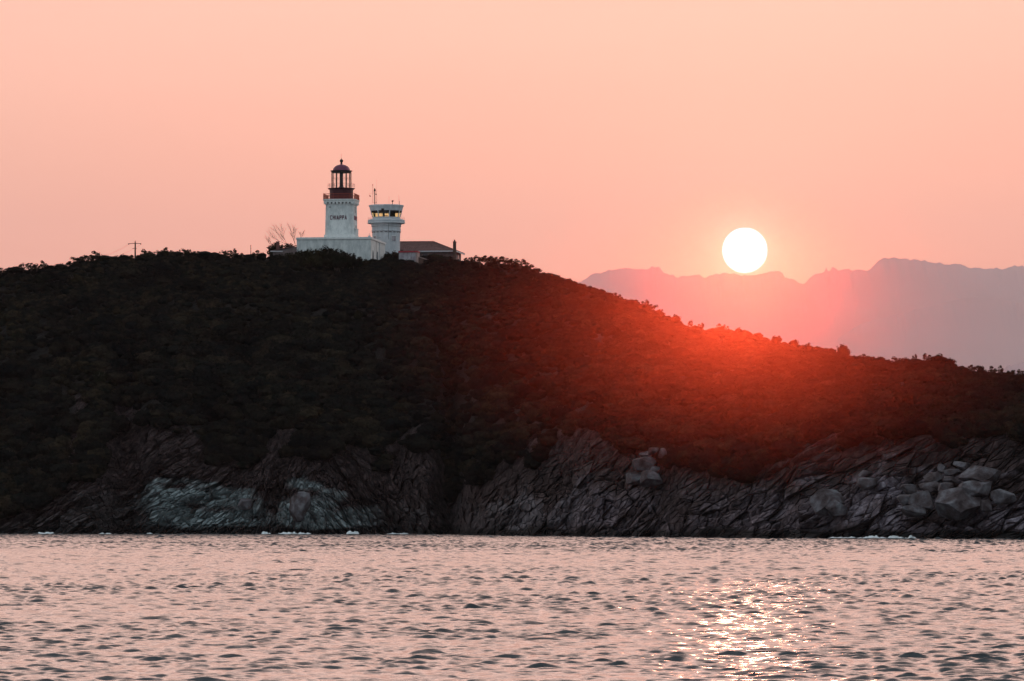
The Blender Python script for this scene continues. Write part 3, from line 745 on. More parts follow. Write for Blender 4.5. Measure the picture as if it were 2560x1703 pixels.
gn.links.new(mm.outputs[0], cs.inputs[0]); gn.links.new(mm.outputs[0], cs.inputs[1]); gn.links.new(s0, cs.inputs[2]); gn.links.new(cs.outputs[0], ip.inputs['Scale'])
gn.links.new(ip.outputs[0], go.inputs[0])
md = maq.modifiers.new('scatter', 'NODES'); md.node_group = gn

# ------------------------------------------------------------------ bare trees
def bare_tree(name, label, base, tips, r0, seed, mt_):
    o = thing(name, label, 'tree', base); rg = random.Random(seed); mb = MB()
    def br(p, d, ln, r, dep):
        q = p
        nseg = 3
        for i in range(nseg):
            d = (d + Vector((rg.uniform(-.15, .15), rg.uniform(-.15, .15), rg.uniform(-.05, .10)))).normalized()
            n = q + d * ln / nseg; mb.tube(q, n, r * (1 - .2 * i), r * (1 - .2 * (i + 1)), 5); q = n
            if dep > 0:
                for s_ in range(2):
                    nd = (d + Vector((rg.uniform(-.65, .65), rg.uniform(-.5, .5), rg.uniform(-.1, .5)))).normalized()
                    br(q, nd, ln * rg.uniform(.4, .62), r * .5, dep - 1)
    for tp in tips:
        v = Vector(tp) - Vector(base); br(Vector((0, 0, 0)), v.normalized(), v.length * .8, r0, 3)
    mb.build('branches', mt_, o)
    return o
bare_tree('bare_tree', 'leafless tree with fanned thin branches above the left outbuilding', tuple(W(718, 612, 914)), [tuple(W(686, 576, 914)), tuple(W(704, 574, 915)), tuple(W(675, 592, 913))], .034, 3, M['deadwood'])
bare_tree('bare_tree', 'leafless upright tree touching the left end of the white building', tuple(W(738, 612, 916)), [tuple(W(722, 574, 916)), tuple(W(731, 578, 917))], .034, 5, M['deadwood'])
bare_tree('bare_tree', 'wispy bare bush at the far left of the outbuilding', tuple(W(680, 618, 912)), [tuple(W(666, 596, 912)), tuple(W(674, 600, 912))], .025, 8, M['deadwood'])
bare_tree('bare_tree', 'bare twigs showing over the left roof edge of the white building', tuple(W(752, 596, 914)), [tuple(W(751, 583, 914)), tuple(W(760, 582, 914))], .03, 9, M['deadwood'])

# ------------------------------------------------------------------ lighthouse
RZ = R(-7)
YC = 893.0
c0 = W(927, 655, YC)
LH = thing('lighthouse', 'white square lighthouse with red lantern and long low base building', 'lighthouse', c0, RZ)
def loc2(px, py, yy):            # height above the lighthouse origin for a pixel row at distance yy
    return Z(py, yy) - c0.z
Hb = loc2(0, 592.3, YC); WB = 14.15; DB = 18.0
base = MB().box(-WB, 0, 0, DB, -3, Hb - .42).build('base_building', M['white'], LH)
MB().box(-WB - .16, .16, -.16, DB + .16, Hb - .42, Hb - .12).build('coping', M['white2'], base)
MB().box(-WB - .02, .02, -.02, DB + .02, Hb - .12, Hb).build('parapet', M['white'], base)
MB().box(-.55, -.1, .1, .5, Hb, Hb + .28).tube((-.32, .3, Hb + .28), (-.32, .3, Hb + .75), .05).build('vent_stub', M['grey_white'], base)
def pointed(w, h):               # pointed-arch outline
    pts = [(-w / 2, 0), (w / 2, 0), (w / 2, h * .55)]
    pts += [(w / 2 * math.cos(a) ** .8, h * .55 + h * .45 * math.sin(a) ** 1.1) for a in (R(25), R(50), R(70))] + [(0, h)]
    pts += [(-x, y) for x, y in pts[:2:-1][1:]] + [(-w / 2, h * .55)]
    return pts
for yy, z0, z1, ww in ((2.7, .25, 2.35, 1.1), (8.2, .25, 2.45, 1.5), (14.0, .35, 1.85, 1.2)):
    w_ = MB().slab(pointed(ww, z1 - z0), (.03, yy, z0), (0, 1, 0), (0, 0, 1), (1, 0, 0), -.3)
    wo_ = w_.build('window', M['glassd'], base)
    MB().box(.032, .07, yy - .05, yy + .05, z0, z0 + (z1 - z0) * .8).build('window_bar', M['red'] if yy < 5 else M['grey_white'], wo_)
MB().tube((.1, 10.6, -.2), (.1, 10.6, Hb - .5), .07).box(.02, .2, 10.45, 10.75, Hb - .75, Hb - .5).build('drainpipe', M['grey_white'], base)
MB().tube((.06, 6.6, 1.0), (.06, 6.6, Hb - .5), .02).build('cable', M['dark'], base)
# tower: chamfered square, slightly battered
YT = 901.5
tcx, tcy = None, None
axw = W(853.4, 500, YT); dv = Vector((axw.x - c0.x, axw.y - c0.y))
ca, sa = math.cos(-RZ), math.sin(-RZ)
tcx, tcy = dv.x * ca - dv.y * sa, dv.x * sa + dv.y * ca
def T(py): return loc2(0, py, YT)
def chsq(a, ch):
    h_ = a / 2
    return [(tcx + x, tcy + y) for x, y in [(-h_ + ch, -h_), (h_ - ch, -h_), (h_, -h_ + ch), (h_, h_ - ch), (h_ - ch, h_), (-h_ + ch, h_), (-h_, h_ - ch), (-h_, -h_ + ch)]]
at, ab = 5.34, 5.62
tower = MB().prism(chsq(ab, .62), Hb - 1.0, T(513), at / ab, (tcx, tcy)).build('tower', M['white'], LH)
MB().prism(chsq(ab + .30, .62), Hb - .9, T(588.5)).build('plinth', M['white2'], tower)
crn = MB().prism(chsq(at + .16, .62), T(514), T(511.5)).prism(chsq(6.05, .62), T(504.6), T(503)).prism(chsq(6.3, .62), T(503), T(500)).build('cornice', M['white2'], tower)
cb = MB()
nck = 8
for s in range(nck):
    q = -2.45 + 4.9 * s / (nck - 1)
    for (ux, uy) in ((1, 0), (0, 1)):
        for sg in (-1, 1):
            for (d0, zA, zB) in ((.34, 511.4, 507.9), (.22, 513.2, 511.4)):
                if ux: cb.box(tcx + q - .17, tcx + q + .17, *(sorted((tcy + sg * at / 2, tcy + sg * (at / 2 + d0)))), T(zA), T(zB))
                else: cb.box(*(sorted((tcx + sg * at / 2, tcx + sg * (at / 2 + d0)))), tcy + q - .17, tcy + q + .17, T(zA), T(zB))
cb.prism(chsq(6.0, .62), T(507.9), T(504.6))
cb.build('corbels', M['white2'], crn)
# lettering: block strokes on a 4 x 6 grid
GL = {'C': [(0, 0, 1, 6), (1, 0, 4, 1.1), (1, 4.9, 4, 6)], 'H': [(0, 0, 1.1, 6), (2.9, 0, 4, 6), (1.1, 2.5, 2.9, 3.6)], 'I': [(0, 0, 1.15, 6)],
      'P': [(0, 0, 1.1, 6), (1.1, 4.9, 4, 6), (2.9, 2.6, 4, 4.9), (1.1, 2.6, 2.9, 3.6)]}
def lettering(o, ux, un, width, height):
    mb = MB(); word = 'CHIAPPA'; wds = [4, 4, 1.15, 4.4, 4, 4, 4.4]; gap = 1.25
    tot = sum(wds) + gap * 6; s_ = width / tot; v_ = height / 6; x = -tot / 2
    o, ux, un = Vector(o), Vector(ux), Vector(un)
    for chh, wd in zip(word, wds):
        if chh == 'A':
            for poly in ([(0, 0), (1.2, 0), (2.7, 6), (1.7, 6)], [(4.4, 0), (2.7, 6), (1.7, 6), (3.2, 0)], [(1.2, 1.5), (3.2, 1.5), (3.0, 2.5), (1.4, 2.5)]):
                mb.slab([((x + a_) * s_, b_ * v_) for a_, b_ in poly], o, ux, (0, 0, 1), un, .03)
        else:
            for (a_, b_, c_, d_) in GL[chh]:
                mb.slab([((x + a_) * s_, b_ * v_), ((x + c_) * s_, b_ * v_), ((x + c_) * s_, d_ * v_), ((x + a_) * s_, d_ * v_)], o, ux, (0, 0, 1), un, .03)
        x += wd + gap
    return mb
def half(z):   # half width of the battered tower at height z
    f_ = (z - (Hb - 1.0)) / (T(513) - (Hb - 1.0)); return (ab + (at - ab) * f_) / 2
zl = T(551.3); hl = half(zl)
lettering((tcx - .10, tcy - hl - .005, zl), (1, 0, 0), (0, -1, 0), 3.2, T(541) - zl).build('lettering', M['letter'], tower)
lettering((tcx + hl + .005, tcy - .1, zl), (0, 1, 0), (1, 0, 0), 3.6, T(541) - zl).build('lettering', M['fadedletter'], tower)
MB().box(tcx + half(T(526)) - .2, tcx + half(T(526)) + .03, tcy - .5, tcy - .0, T(534), T(518)).build('slit_window', M['glassd'], tower)
MB().box(tcx + half(T(566)) - .2, tcx + half(T(566)) + .03, tcy - .2, tcy + .9, T(571), T(564)).build('small_window', M['coping'], tower)
MB().box(tcx + half(T(575)) - .6, tcx + half(T(575)) + .34, tcy - 1.7, tcy + 1.2, Hb - .5, T(574)).box(tcx + half(T(575)) - .6, tcx + half(T(575)) + .42, tcy - 1.8, tcy + 1.3, T(574), T(573)).build('stair_turret', M['white'], tower)
MB().box(tcx - 1.9, tcx - 1.6, tcy - at / 2 - .05, tcy - at / 2 + .1, T(521), T(519)).build('wall_lamp', M['dark'], tower)
# gallery railing, square, red
gz0, gz1 = T(500), T(486.3); gh = 2.98
rl = MB()
for s in (-1, 1):
    for z_ in (gz1, gz0 + .12, (gz0 + gz1) / 2):
        rl.tube((tcx - gh, tcy + s * gh, z_), (tcx + gh, tcy + s * gh, z_), .03, n=5); rl.tube((tcx + s * gh, tcy - gh, z_), (tcx + s * gh, tcy + gh, z_), .03, n=5)
    for i in range(25):
        q = -gh + 2 * gh * i / 24; rr = .035 if i % 4 == 0 else .018
        rl.tube((tcx + q, tcy + s * gh, gz0), (tcx + q, tcy + s * gh, gz1), rr, n=5); rl.tube((tcx + s * gh, tcy + q, gz0), (tcx + s * gh, tcy + q, gz1), rr, n=5)
rl.build('gallery_railing', M['redrail'], LH)
mpp = YT / F
def rp_(px_): return px_ * mpp
MB().lathe([(rp_(29.6), T(500.2)), (rp_(29.6), T(474.6)), (rp_(31), T(474.3)), (rp_(34), T(472.6)), (rp_(34), T(471.2))], 40, tcx, tcy).build('lantern_drum', M['red'], LH, smooth=True)
rl = MB()
for z_ in (T(460.5), T(465)):
    for i in range(24):
        a1, a2 = 2 * math.pi * i / 24, 2 * math.pi * (i + 1) / 24; r_ = rp_(33.6)
        rl.tube((tcx + r_ * math.sin(a1), tcy - r_ * math.cos(a1), z_), (tcx + r_ * math.sin(a2), tcy - r_ * math.cos(a2), z_), .022, n=5)
for i in range(12):
    a1 = 2 * math.pi * (i + .3) / 12; r_ = rp_(33.6); rl.tube((tcx + r_ * math.sin(a1), tcy - r_ * math.cos(a1), T(471.2)), (tcx + r_ * math.sin(a1), tcy - r_ * math.cos(a1), T(460.5)), .022, n=5)
rl.build('lantern_railing', M['red'], LH)
for i in range(12):
    a1 = 2 * math.pi * i / 12 - RZ; r_ = rp_(24.2); p_ = (tcx + r_ * math.sin(a1), tcy - r_ * math.cos(a1))
    MB().tube((*p_, T(471.2)), (*p_, T(431)), .075, n=8).build('glazing_bar', M['dark'], LH)
rl = MB()
for z_ in (T(445), T(448.4)):
    for i in range(24):
        a1, a2 = 2 * math.pi * i / 24, 2 * math.pi * (i + 1) / 24; r_ = rp_(24.2)
        rl.tube((tcx + r_ * math.sin(a1), tcy - r_ * math.cos(a1), z_), (tcx + r_ * math.sin(a2), tcy - r_ * math.cos(a2), z_), .02, n=4)
rl.build('glazing_ring', M['redrail'], LH)
MB().lathe([(rp_(23.4), T(471.2)), (rp_(23.4), T(431))], 24, tcx, tcy, cap=False).build('lantern_glass', M['glass'], LH, smooth=True)
MB().lathe([(rp_(8), T(471.2)), (rp_(5), T(466)), (rp_(4.5), T(463)), (rp_(4.3), T(446)), (rp_(4.5), T(431))], 16, tcx, tcy).build('lens_column', M['dark'], LH, smooth=True)
dome = MB().lathe([(rp_(24.3), T(432.2)), (rp_(24.8), T(429.4)), (rp_(27.5), T(428)), (rp_(27.5), T(427.2)), (rp_(21.9), T(426.6))] +
           [(rp_(21.7) * math.cos(R(a_)), T(426.6) + (T(411.3) - T(426.6)) * math.sin(R(a_))) for a_ in range(8, 86, 11)] + [(rp_(2.5), T(411)), (rp_(2.4), T(408.5))], 40, tcx, tcy).build('dome', M['dome'], LH, smooth=True)
MB().lathe([(rp_(24.6), T(432.3)), (rp_(25.2), T(429.3)), (rp_(27.8), T(428.2)), (rp_(27.8), T(427.1)), (rp_(23), T(427))], 40, tcx, tcy).build('eave', M['dark'], dome, smooth=True)
MB().lathe([(rp_(2.4), T(411)), (rp_(2.8), T(408.2)), (rp_(2.0), T(407)), (rp_(3.2), T(406)), (rp_(4.5), T(403.5)), (rp_(4.2), T(401)), (rp_(2.6), T(399)), (rp_(.7), T(397.8)), (rp_(.5), T(395.3))], 20, tcx, tcy).build('ball_finial', M['dark'], dome, smooth=True)
MB().tube((tcx, tcy, T(396)), (tcx, tcy, T(385)), .018, n=5).build('lightning_rod', M['dark'], dome)

# ------------------------------------------------------------------ round signal tower
YR = 916.0
rc = W(965.6, 640, YR); CTL = thing('control_tower', 'round white lookout tower with glazed cab behind the lighthouse', 'tower', rc)
def U(py): return Z(py, YR) - rc.z
mp_ = YR / F
def lp(l): return [(r_ * mp_, U(p_)) for r_, p_ in l]
shaft = MB().lathe(lp([(34.3, 690), (34.4, 605), (35.4, 581), (35.4, 580)]), 40).build('shaft', M['grey_white'], CTL, smooth=True)
MB().lathe(lp([(35.6, 580.3), (37.2, 578.5), (37.2, 577), (36.1, 576.2), (36.1, 567.6), (37.4, 566.8), (37.8, 559.4)]), 40).build('upper_shaft', M['grey_white'], shaft, smooth=True)
MB().lathe(lp([(37.0, 567.4), (37.2, 566.6)]), 40).build('dark_ring', M['dark'], shaft)  # thin dark ring at the step of the shaft
bk = MB()
for i in range(20):
    a_ = 2 * math.pi * i / 20
    s_, c_ = math.sin(a_) * 35.9 * mp_, -math.cos(a_) * 35.9 * mp_; tx, ty = math.cos(a_), math.sin(a_)
    bk.tube((s_ - tx * .25, c_ - ty * .25, U(581.6)), (s_ + tx * .25, c_ + ty * .25, U(581.6)), .06, n=5)
bk.build('shaft_brackets', M['dark'], shaft)
for a_, z0, z1, ww in ((R(34), 604, 592, .85), (R(-53), 603, 592, .8)):
    n_ = (math.sin(a_), -math.cos(a_), 0); t_ = (math.cos(a_), math.sin(a_), 0); r_ = 34.75 * mp_
    pos = (n_[0] * (r_ + .03), n_[1] * (r_ + .03), U(z0)); h_ = U(z1) - U(z0)
    wn = MB().slab([(-ww / 2, 0), (ww / 2, 0), (ww / 2, h_), (-ww / 2, h_)], pos, t_, (0, 0, 1), n_, -.35).build('window', M['plaster'], CTL)
    fr = MB()
    for pl in ([(-ww / 2 - .08, -.08), (-ww / 2, -.08), (-ww / 2, h_ + .08), (-ww / 2 - .08, h_ + .08)], [(ww / 2, -.08), (ww / 2 + .08, -.08), (ww / 2 + .08, h_ + .08), (ww / 2, h_ + .08)], [(-ww / 2, h_), (ww / 2, h_), (ww / 2, h_ + .08), (-ww / 2, h_ + .08)]):
        fr.slab(pl, pos, t_, (0, 0, 1), n_, .06)
    fr.build('frame', M['white2'], wn)
balc = MB().lathe(lp([(36, 560.2), (46.2, 559.6), (47, 558.8), (47, 555), (45.5, 554.2), (46.8, 553.2), (46.4, 550.8), (37, 547.5), (34.6, 547)]), 48).build('balcony', M['grey_white'], CTL, smooth=True)
rl = MB()
for i in range(36):
    a1, a2 = 2 * math.pi * i / 36, 2 * math.pi * (i + 1) / 36; r_ = 46 * mp_
    for z_ in (U(544.4), U(547.6)):
        rl.tube((r_ * math.sin(a1), -r_ * math.cos(a1), z_), (r_ * math.sin(a2), -r_ * math.cos(a2), z_), .012, n=4)
    if i % 2 == 0: rl.tube((r_ * math.sin(a1), -r_ * math.cos(a1), U(551)), (r_ * math.sin(a1), -r_ * math.cos(a1), U(544.4)), .015, n=4)
rl.build('balcony_railing', M['coping'], balc)
MB().lathe(lp([(34.4, 547.2), (34.4, 543.8)]), 40).build('cab_wall', M['grey_white'], CTL, smooth=True)
OFF = R(14)
rt, rb_ = 39.6 * mp_, 34.9 * mp_; zt_, zb_ = U(527.4), U(544)
cg = MB()
for i in range(8):
    a1, a2 = OFF + i * math.pi / 4, OFF + (i + 1) * math.pi / 4
    f4 = [(r_ * math.sin(a_) * .985, -r_ * math.cos(a_) * .985, z_) for a_, r_, z_ in ((a1, rb_, zb_), (a2, rb_, zb_), (a2, rt, zt_), (a1, rt, zt_))]
    MB().add(f4, [(0, 1, 2, 3)]).build('window_pane', M['yglass'], CTL)
for i in range(8):
    a1 = OFF + i * math.pi / 4
    MB().tube((rb_ * math.sin(a1), -rb_ * math.cos(a1), zb_), (rt * math.sin(a1), -rt * math.cos(a1), zt_), .11, n=6).build('mullion', M['grey_white'], CTL)
roof = MB().lathe(lp([(39.8, 528), (40.4, 525.5), (40.8, 525.3), (41.2, 521.5), (41.8, 521.2), (42.3, 517.6), (43.6, 517.2), (43.8, 513.9), (43.0, 513.3), (2, 512.8)]), 48).build('roof', M['grey_white'], CTL, smooth=True)
MB().lathe(lp([(37.6, 531.5), (38.6, 527.8)]), 32).build('ceiling', M['dark'], CTL)
MB().lathe(lp([(33.6, 544.4), (33.6, 543.4)]), 32).build('cab_floor', M['dark'], CTL)
MB().box(-.55, -.3, -.2, .2, U(543.6), U(531.6)).box(-1.3, -.2, -.5, .1, U(543.4), U(541.6)).box(-.35, .3, -.5, -.42, U(540.8), U(539)).build('console', M['dark'], CTL)
MB().box(.72, 1.75, -1.2, -1.0, U(543.6), U(531.6)).box(-2.3, -2.1, -.6, .4, U(543.6), U(531.6)).build('partition', M['dark'], CTL)
MB().tube((-.62, -3.15, U(528.5)), (-.62, -3.15, U(524)), .28, n=10).build('lamp_housing', M['dark'], CTL)
MB().tube((.55, -rt - .05, zb_), (.68, -3.3, U(514)), .02, n=4).tube((.5, -2.95, U(559)), (.5, -2.72, U(600)), .03, n=4).build('drainpipe', M['dark'], CTL)
# antennas on the roof
mast = MB().tube((-2.28, 0, U(513)), (-2.28, 0, U(471)), .075, n=6).tube((-2.24, 0, U(478)), (-2.24, 0, U(472)), .2, .15, 8)
mast.build('antenna_mast', M['dark'], roof)
lt = MB()
for xx in (-2.05, -1.86): lt.tube((xx, 0, U(513)), (xx, 0, U(476)), .018, n=4)
for i in range(14): lt.tube((-2.2, 0, U(511 - i * 2.6)), (-1.86, 0, U(511 - i * 2.6)), .014, n=4)
lt.tube((-2.0, 0, U(487)), (-2.0, 0, U(484.6)), .12, n=8).tube((-2.0, 0, U(507)), (-2.0, 0, U(504.8)), .08, n=8)
lt.build('ladder_frame', M['red'], roof)
MB().tube((-1.85, 0, U(513)), (-1.85, 0, U(449)), .02, .01, n=4).build('whip_antenna', M['dark'], roof)
MB().tube((-2.62, 0, U(507)), (-2.62, 0, U(462)), .028, n=5).tube((-2.62, 0, U(464)), (-2.62, 0, U(461)), .07, n=6).tube((-2.62, 0, U(507)), (-2.3, 0, U(507)), .02, n=4).tube((-2.62, 0, U(480)), (-2.3, 0, U(480)), .02, n=4).build('dipole_antenna', M['dark'], roof)
MB().tube((-3.28, 0, U(483.2)), (-2.3, 0, U(483.2)), .014, n=4).tube((-3.28, 0, U(483.2)), (-3.28, 0, U(491)), .01, n=4).slab([(0, 0), (.38, -.02), (.03, .34)], (-3.27, 0, U(491.6)), (1, 0, 0), (0, 0, 1), (0, 1, 0), .02).build('pennant', M['red'], roof)
MB().tube((.52, 0, U(513)), (.52, 0, U(491)), .02, n=4).build('whip_antenna', M['dark'], roof)
MB().tube((1.2, 0, U(513)), (1.2, 0, U(506)), .05, n=6).tube((1.06, 0, U(504.4)), (1.34, 0, U(502)), .19, .15, 8).tube((1.3, 0, U(502)), (1.52, 0, U(500)), .04, n=5).build('wind_sensor', M['dark'], roof)
MB().tube((2.5, 0, U(513)), (2.5, 0, U(503)), .05, n=5).tube((2.48, 0, U(503)), (2.4, 0, U(488)), .03, .01, n=5).build('whip_antenna', M['dark'], roof)

# ------------------------------------------------------------------ long tiled house
YH = 916.0
hc = W(1136, 652, YH)            # front right corner at ground
HS = thing('tiled_house', 'long low house with brown hipped tile roof beside the white building', 'house', hc, R(-8))
def Hh(py, yy=YH): return Z(py, yy) - hc.z
ze = Hh(627); LHs = 15.5; dH = 11.0; zr = Hh(604.5, YH + 5.5)
MB().box(-LHs + .5, -.3, .4, dH - .4, -1.5, ze - .05).build('wall', M['wallmauve'], HS)
ov = .25
e0, e1, e2, e3 = (-LHs, -ov, ze), (ov, -ov, ze), (ov, dH + ov, ze), (-LHs, dH + ov, ze)
r0, r1 = (-LHs + 1, dH / 2, zr), (-4.9, dH / 2, zr)
rf = MB()
def ribbed(quad, n):             # ribbed tile slope from eave edge (a,b) to ridge edge (d,c)
    a_, b_, c_, d_ = map(Vector, quad); nrm = (b_ - a_).cross(d_ - a_).normalized()
    if nrm.z < 0: nrm = -nrm
    vs = []; m_ = n * 4
    for i in range(m_ + 1):
        f_ = i / m_; h_ = .07 * (.5 + .5 * math.cos(i * math.pi / 2))
        vs += [a_.lerp(b_, f_) + nrm * h_, d_.lerp(c_, f_) + nrm * h_]
    rf.add(vs, [(2 * i, 2 * i + 2, 2 * i + 3, 2 * i + 1) for i in range(m_)])
ribbed((e0, e1, r1, r0), 38); ribbed((e1, e2, r1, r1), 26); ribbed((e2, e3, r0, r1), 38); ribbed((e3, e0, r0, r0), 26)
rfo = rf.build('roof', M['tile'], HS)
MB().tube((r0[0], r0[1], zr + .05), (r1[0], r1[1], zr + .05), .13).tube((r1[0], r1[1], zr + .04), (ov, -ov, ze + .06), .11).tube((r1[0], r1[1], zr + .04), (ov, dH + ov, ze + .06), .11).build('ridge_tiles', M['tile'], rfo)
MB().box(-LHs, ov, -ov - .14, -ov, ze - .22, ze + .02).box(ov, ov + .14, -ov - .14, dH + ov, ze - .22, ze + .02).build('gutter', M['gutter'], HS)
MB().box(-LHs + .3, ov, -ov, .4, ze - .12, ze - .06).build('soffit', M['brown'], HS)
ch = MB().box(-.15, .42, -.95, -.35, ze - 2.4, Hh(606.8)).box(-.2, .47, -1.0, -.3, Hh(606.8), Hh(604.6)).build('chimney', M['brown'], HS)
MB().tube((.13, -.65, Hh(604.6)), (.13, -.65, Hh(601)), .14, n=10).tube((.13, -.65, Hh(601)), (.13, -.65, Hh(600.2)), .2, n=10).build('chimney_pot', M['dark'], ch)
ch2 = MB().box(-12.95, -12.6, 2.2, 2.7, ze + .5, Hh(587)).box(-13.0, -12.55, 2.15, 2.75, Hh(587), Hh(585.3)).build('chimney', M['brick'], HS)
MB().tube((-.33, .36, -1), (-.33, .36, ze - .1), .05, n=6).build('drainpipe', M['dark'], HS)
for yy in (3, 6.5): MB().box(-.32, -.27, yy, yy + 1, .6, 1.5).build('window', M['glassd'], HS)
for xx in (-9, -6.2): MB().box(xx, xx + .9, .37, .42, .3, 1.4).build('window', M['glassd'], HS)

# stay wire from the brick chimney to the base building corner
def wire(name, label, a, b, sag, r=.012, n=12):
    a, b = Vector(a), Vector(b); pts = [a.lerp(b, i / n) - Vector((0, 0, sag * 4 * (i / n) * (1 - i / n))) for i in range(n + 1)]
    return tag(MB().path(pts, r, 4).build(name, M['dark']), label, 'cable')
wire('cable', 'sagging dark cable between white building and brick chimney', W(945, 595, 912), W(970, 587.5, 918), .12, .03)

# ------------------------------------------------------------------ hut, sloping wall, left outbuilding
h0 = W(997, 655, 900); HT = thing('hut', 'small stained plaster hut with a flat red roof edge', 'hut', h0, R(-9))
def Q(py): return Z(py, 900) - h0.z
MB().box(0, 3.25, 0, 2.4, -1, Q(631.6)).build('wall', M['plaster'], HT)
MB().box(3.25, 3.60, -.02, 2.42, -1, Q(631.6)).build('side_wall', M['coping'], HT)
MB().box(-.08, 3.66, -.1, 2.5, Q(631.6), Q(627.6)).build('roof', M['pinkcap'], HT)
w0 = W(1045, 655, 899); SW = thing('sloping_wall', 'low brown wall with pale coping sloping down right of the hut', 'wall', w0)
A_, B_ = W(1046, 643, 899) - w0, W(1095, 658.5, 896) - w0
MB().add([(A_.x, A_.y, -1.5), (B_.x, B_.y, -1.8), (B_.x, B_.y, B_.z), (A_.x, A_.y, A_.z), (A_.x, A_.y + .5, -1.5), (B_.x, B_.y + .5, -1.8), (B_.x, B_.y + .5, B_.z), (A_.x, A_.y + .5, A_.z)],
         [(0, 1, 2, 3), (4, 5, 6, 7), (0, 4, 5, 1), (3, 2, 6, 7), (0, 3, 7, 4), (1, 2, 6, 5)]).build('wall', M['brown'], SW)
MB().add([(A_.x - .05, A_.y - .06, A_.z + .004), (B_.x + .05, B_.y - .06, B_.z + .004), (B_.x + .05, B_.y - .06, B_.z + .14), (A_.x - .05, A_.y - .06, A_.z + .14), (A_.x - .05, A_.y + .56, A_.z + .004), (B_.x + .05, B_.y + .56, B_.z + .004), (B_.x + .05, B_.y + .56, B_.z + .14), (A_.x - .05, A_.y + .56, A_.z + .14)],
         [(0, 1, 2, 3), (4, 5, 6, 7), (0, 4, 5, 1), (3, 2, 6, 7), (0, 3, 7, 4), (1, 2, 6, 5)]).build('coping', M['coping'], SW)
tag(MB().box(0, 3.5, 0, .4, -.6, .12).build('wall_step', M['white']), 'low white terrace wall at the foot of the white building corner', 'wall')
bpy.data.objects['wall_step'].location = W(932, 655.5, 891)
o0 = W(676, 650, 905); OB = thing('outbuilding', 'small low outbuilding with a sloping tile roof left of the lighthouse', 'outbuilding', o0)
def O_(px_, py_): return (X(px_, 905, py_) - o0.x, Z(py_, 905) - o0.z)
xa, za = O_(678, 628.5); xb, zb2 = O_(744, 614.5)
MB().add([(xa + .3, .3, -1), (xb - .1, .3, -1), (xb - .1, .3, zb2 - .1), (xa + .3, .3, za - .05), (xa + .3, 5, -1), (xb - .1, 5, -1), (xb - .1, 5, zb2 - .1), (xa + .3, 5, za - .05)],
         [(0, 1, 2, 3), (4, 5, 6, 7), (0, 4, 5, 1), (3, 2, 6, 7), (0, 3, 7, 4), (1, 2, 6, 5)]).build('wall', M['wallmauve'], OB)
MB().add([(xa - .1, 0, za - .03), (xb, 0, zb2), (xb, 0, zb2 + .16), (xa - .1, 0, za + .13), (xa - .1, 5.4, za - .03 + .35), (xb, 5.4, zb2 + .35), (xb, 5.4, zb2 + .51), (xa - .1, 5.4, za + .48)],
         [(0, 1, 2, 3), (4, 5, 6, 7), (0, 4, 5, 1), (3, 2, 6, 7), (0, 3, 7, 4), (1, 2, 6, 5)]).build('roof', M['tile'], OB)
MB().box(xa - .15, xa + 2.2, -.1, 0, za - .1, za + .1).build('gutter', M['gutter'], OB)
x_, z_ = O_(689.5, 604)
MB().box(x_, x_ + .6, 1.2, 1.8, za - .2, z_).box(x_ - .04, x_ + .64, 1.16, 1.84, z_, z_ + .1).build('chimney', M['brick'], OB)

# ------------------------------------------------------------------ poles and wires
YP = 893
p0 = W(338, 650, YP); PL = thing('utility_pole', 'wooden utility pole with crossarm and insulators on the left skyline', 'utility pole', p0)
def V_(py): return Z(py, YP) - p0.z
MB().tube((0, 0, -1.5), (0, 0, V_(606)), .17, .13, 8).build('pole', M['wood'], PL)
ar = MB().tube((-1.3, 0, V_(609)), (1.1, 0, V_(609)), .055, n=6).tube((-.55, 0, V_(621.5)), (.3, 0, V_(621.5)), .04, n=6).build('crossarm', M['wood'], PL)
for xx, zz in ((-1.25, 610.6), (1.05, 610.6)):
    MB().tube((xx, 0, V_(609)), (xx, 0, V_(611.8)), .09, n=8).build('insulator', M['dark'], ar)
MB().tube((0, 0, V_(606)), (0, 0, V_(603.5)), .05, n=6).tube((0, 0, V_(603.8)), (0, 0, V_(602.3)), .06, .16, 8).build('insulator', M['dark'], PL)
for i, (px_, py_, lab) in enumerate([(320, 611, 'thin power line running down left from the outer crossarm end'), (338, 603, 'thin power line running down left from the top of the utility pole'), (354, 611, 'thin power line running down left from the right crossarm end')]):
    wire('power_line', lab, W(px_, py_, YP), W(150 + i * 18, 668, 925), .8, .009)
q0 = W(627, 645, 893); PT = thing('post', 'thin bare post on the skyline left of the outbuilding', 'post', q0)
MB().tube((0, 0, -.6), (0, 0, Z(614, 893) - q0.z), .07, .06, 6).build('pole', M['wood'], PT); MB().tube((0, 0, Z(614, 893) - q0.z), (0, 0, Z(613, 893) - q0.z), .1, n=6).build('cap', M['dark'], PT)

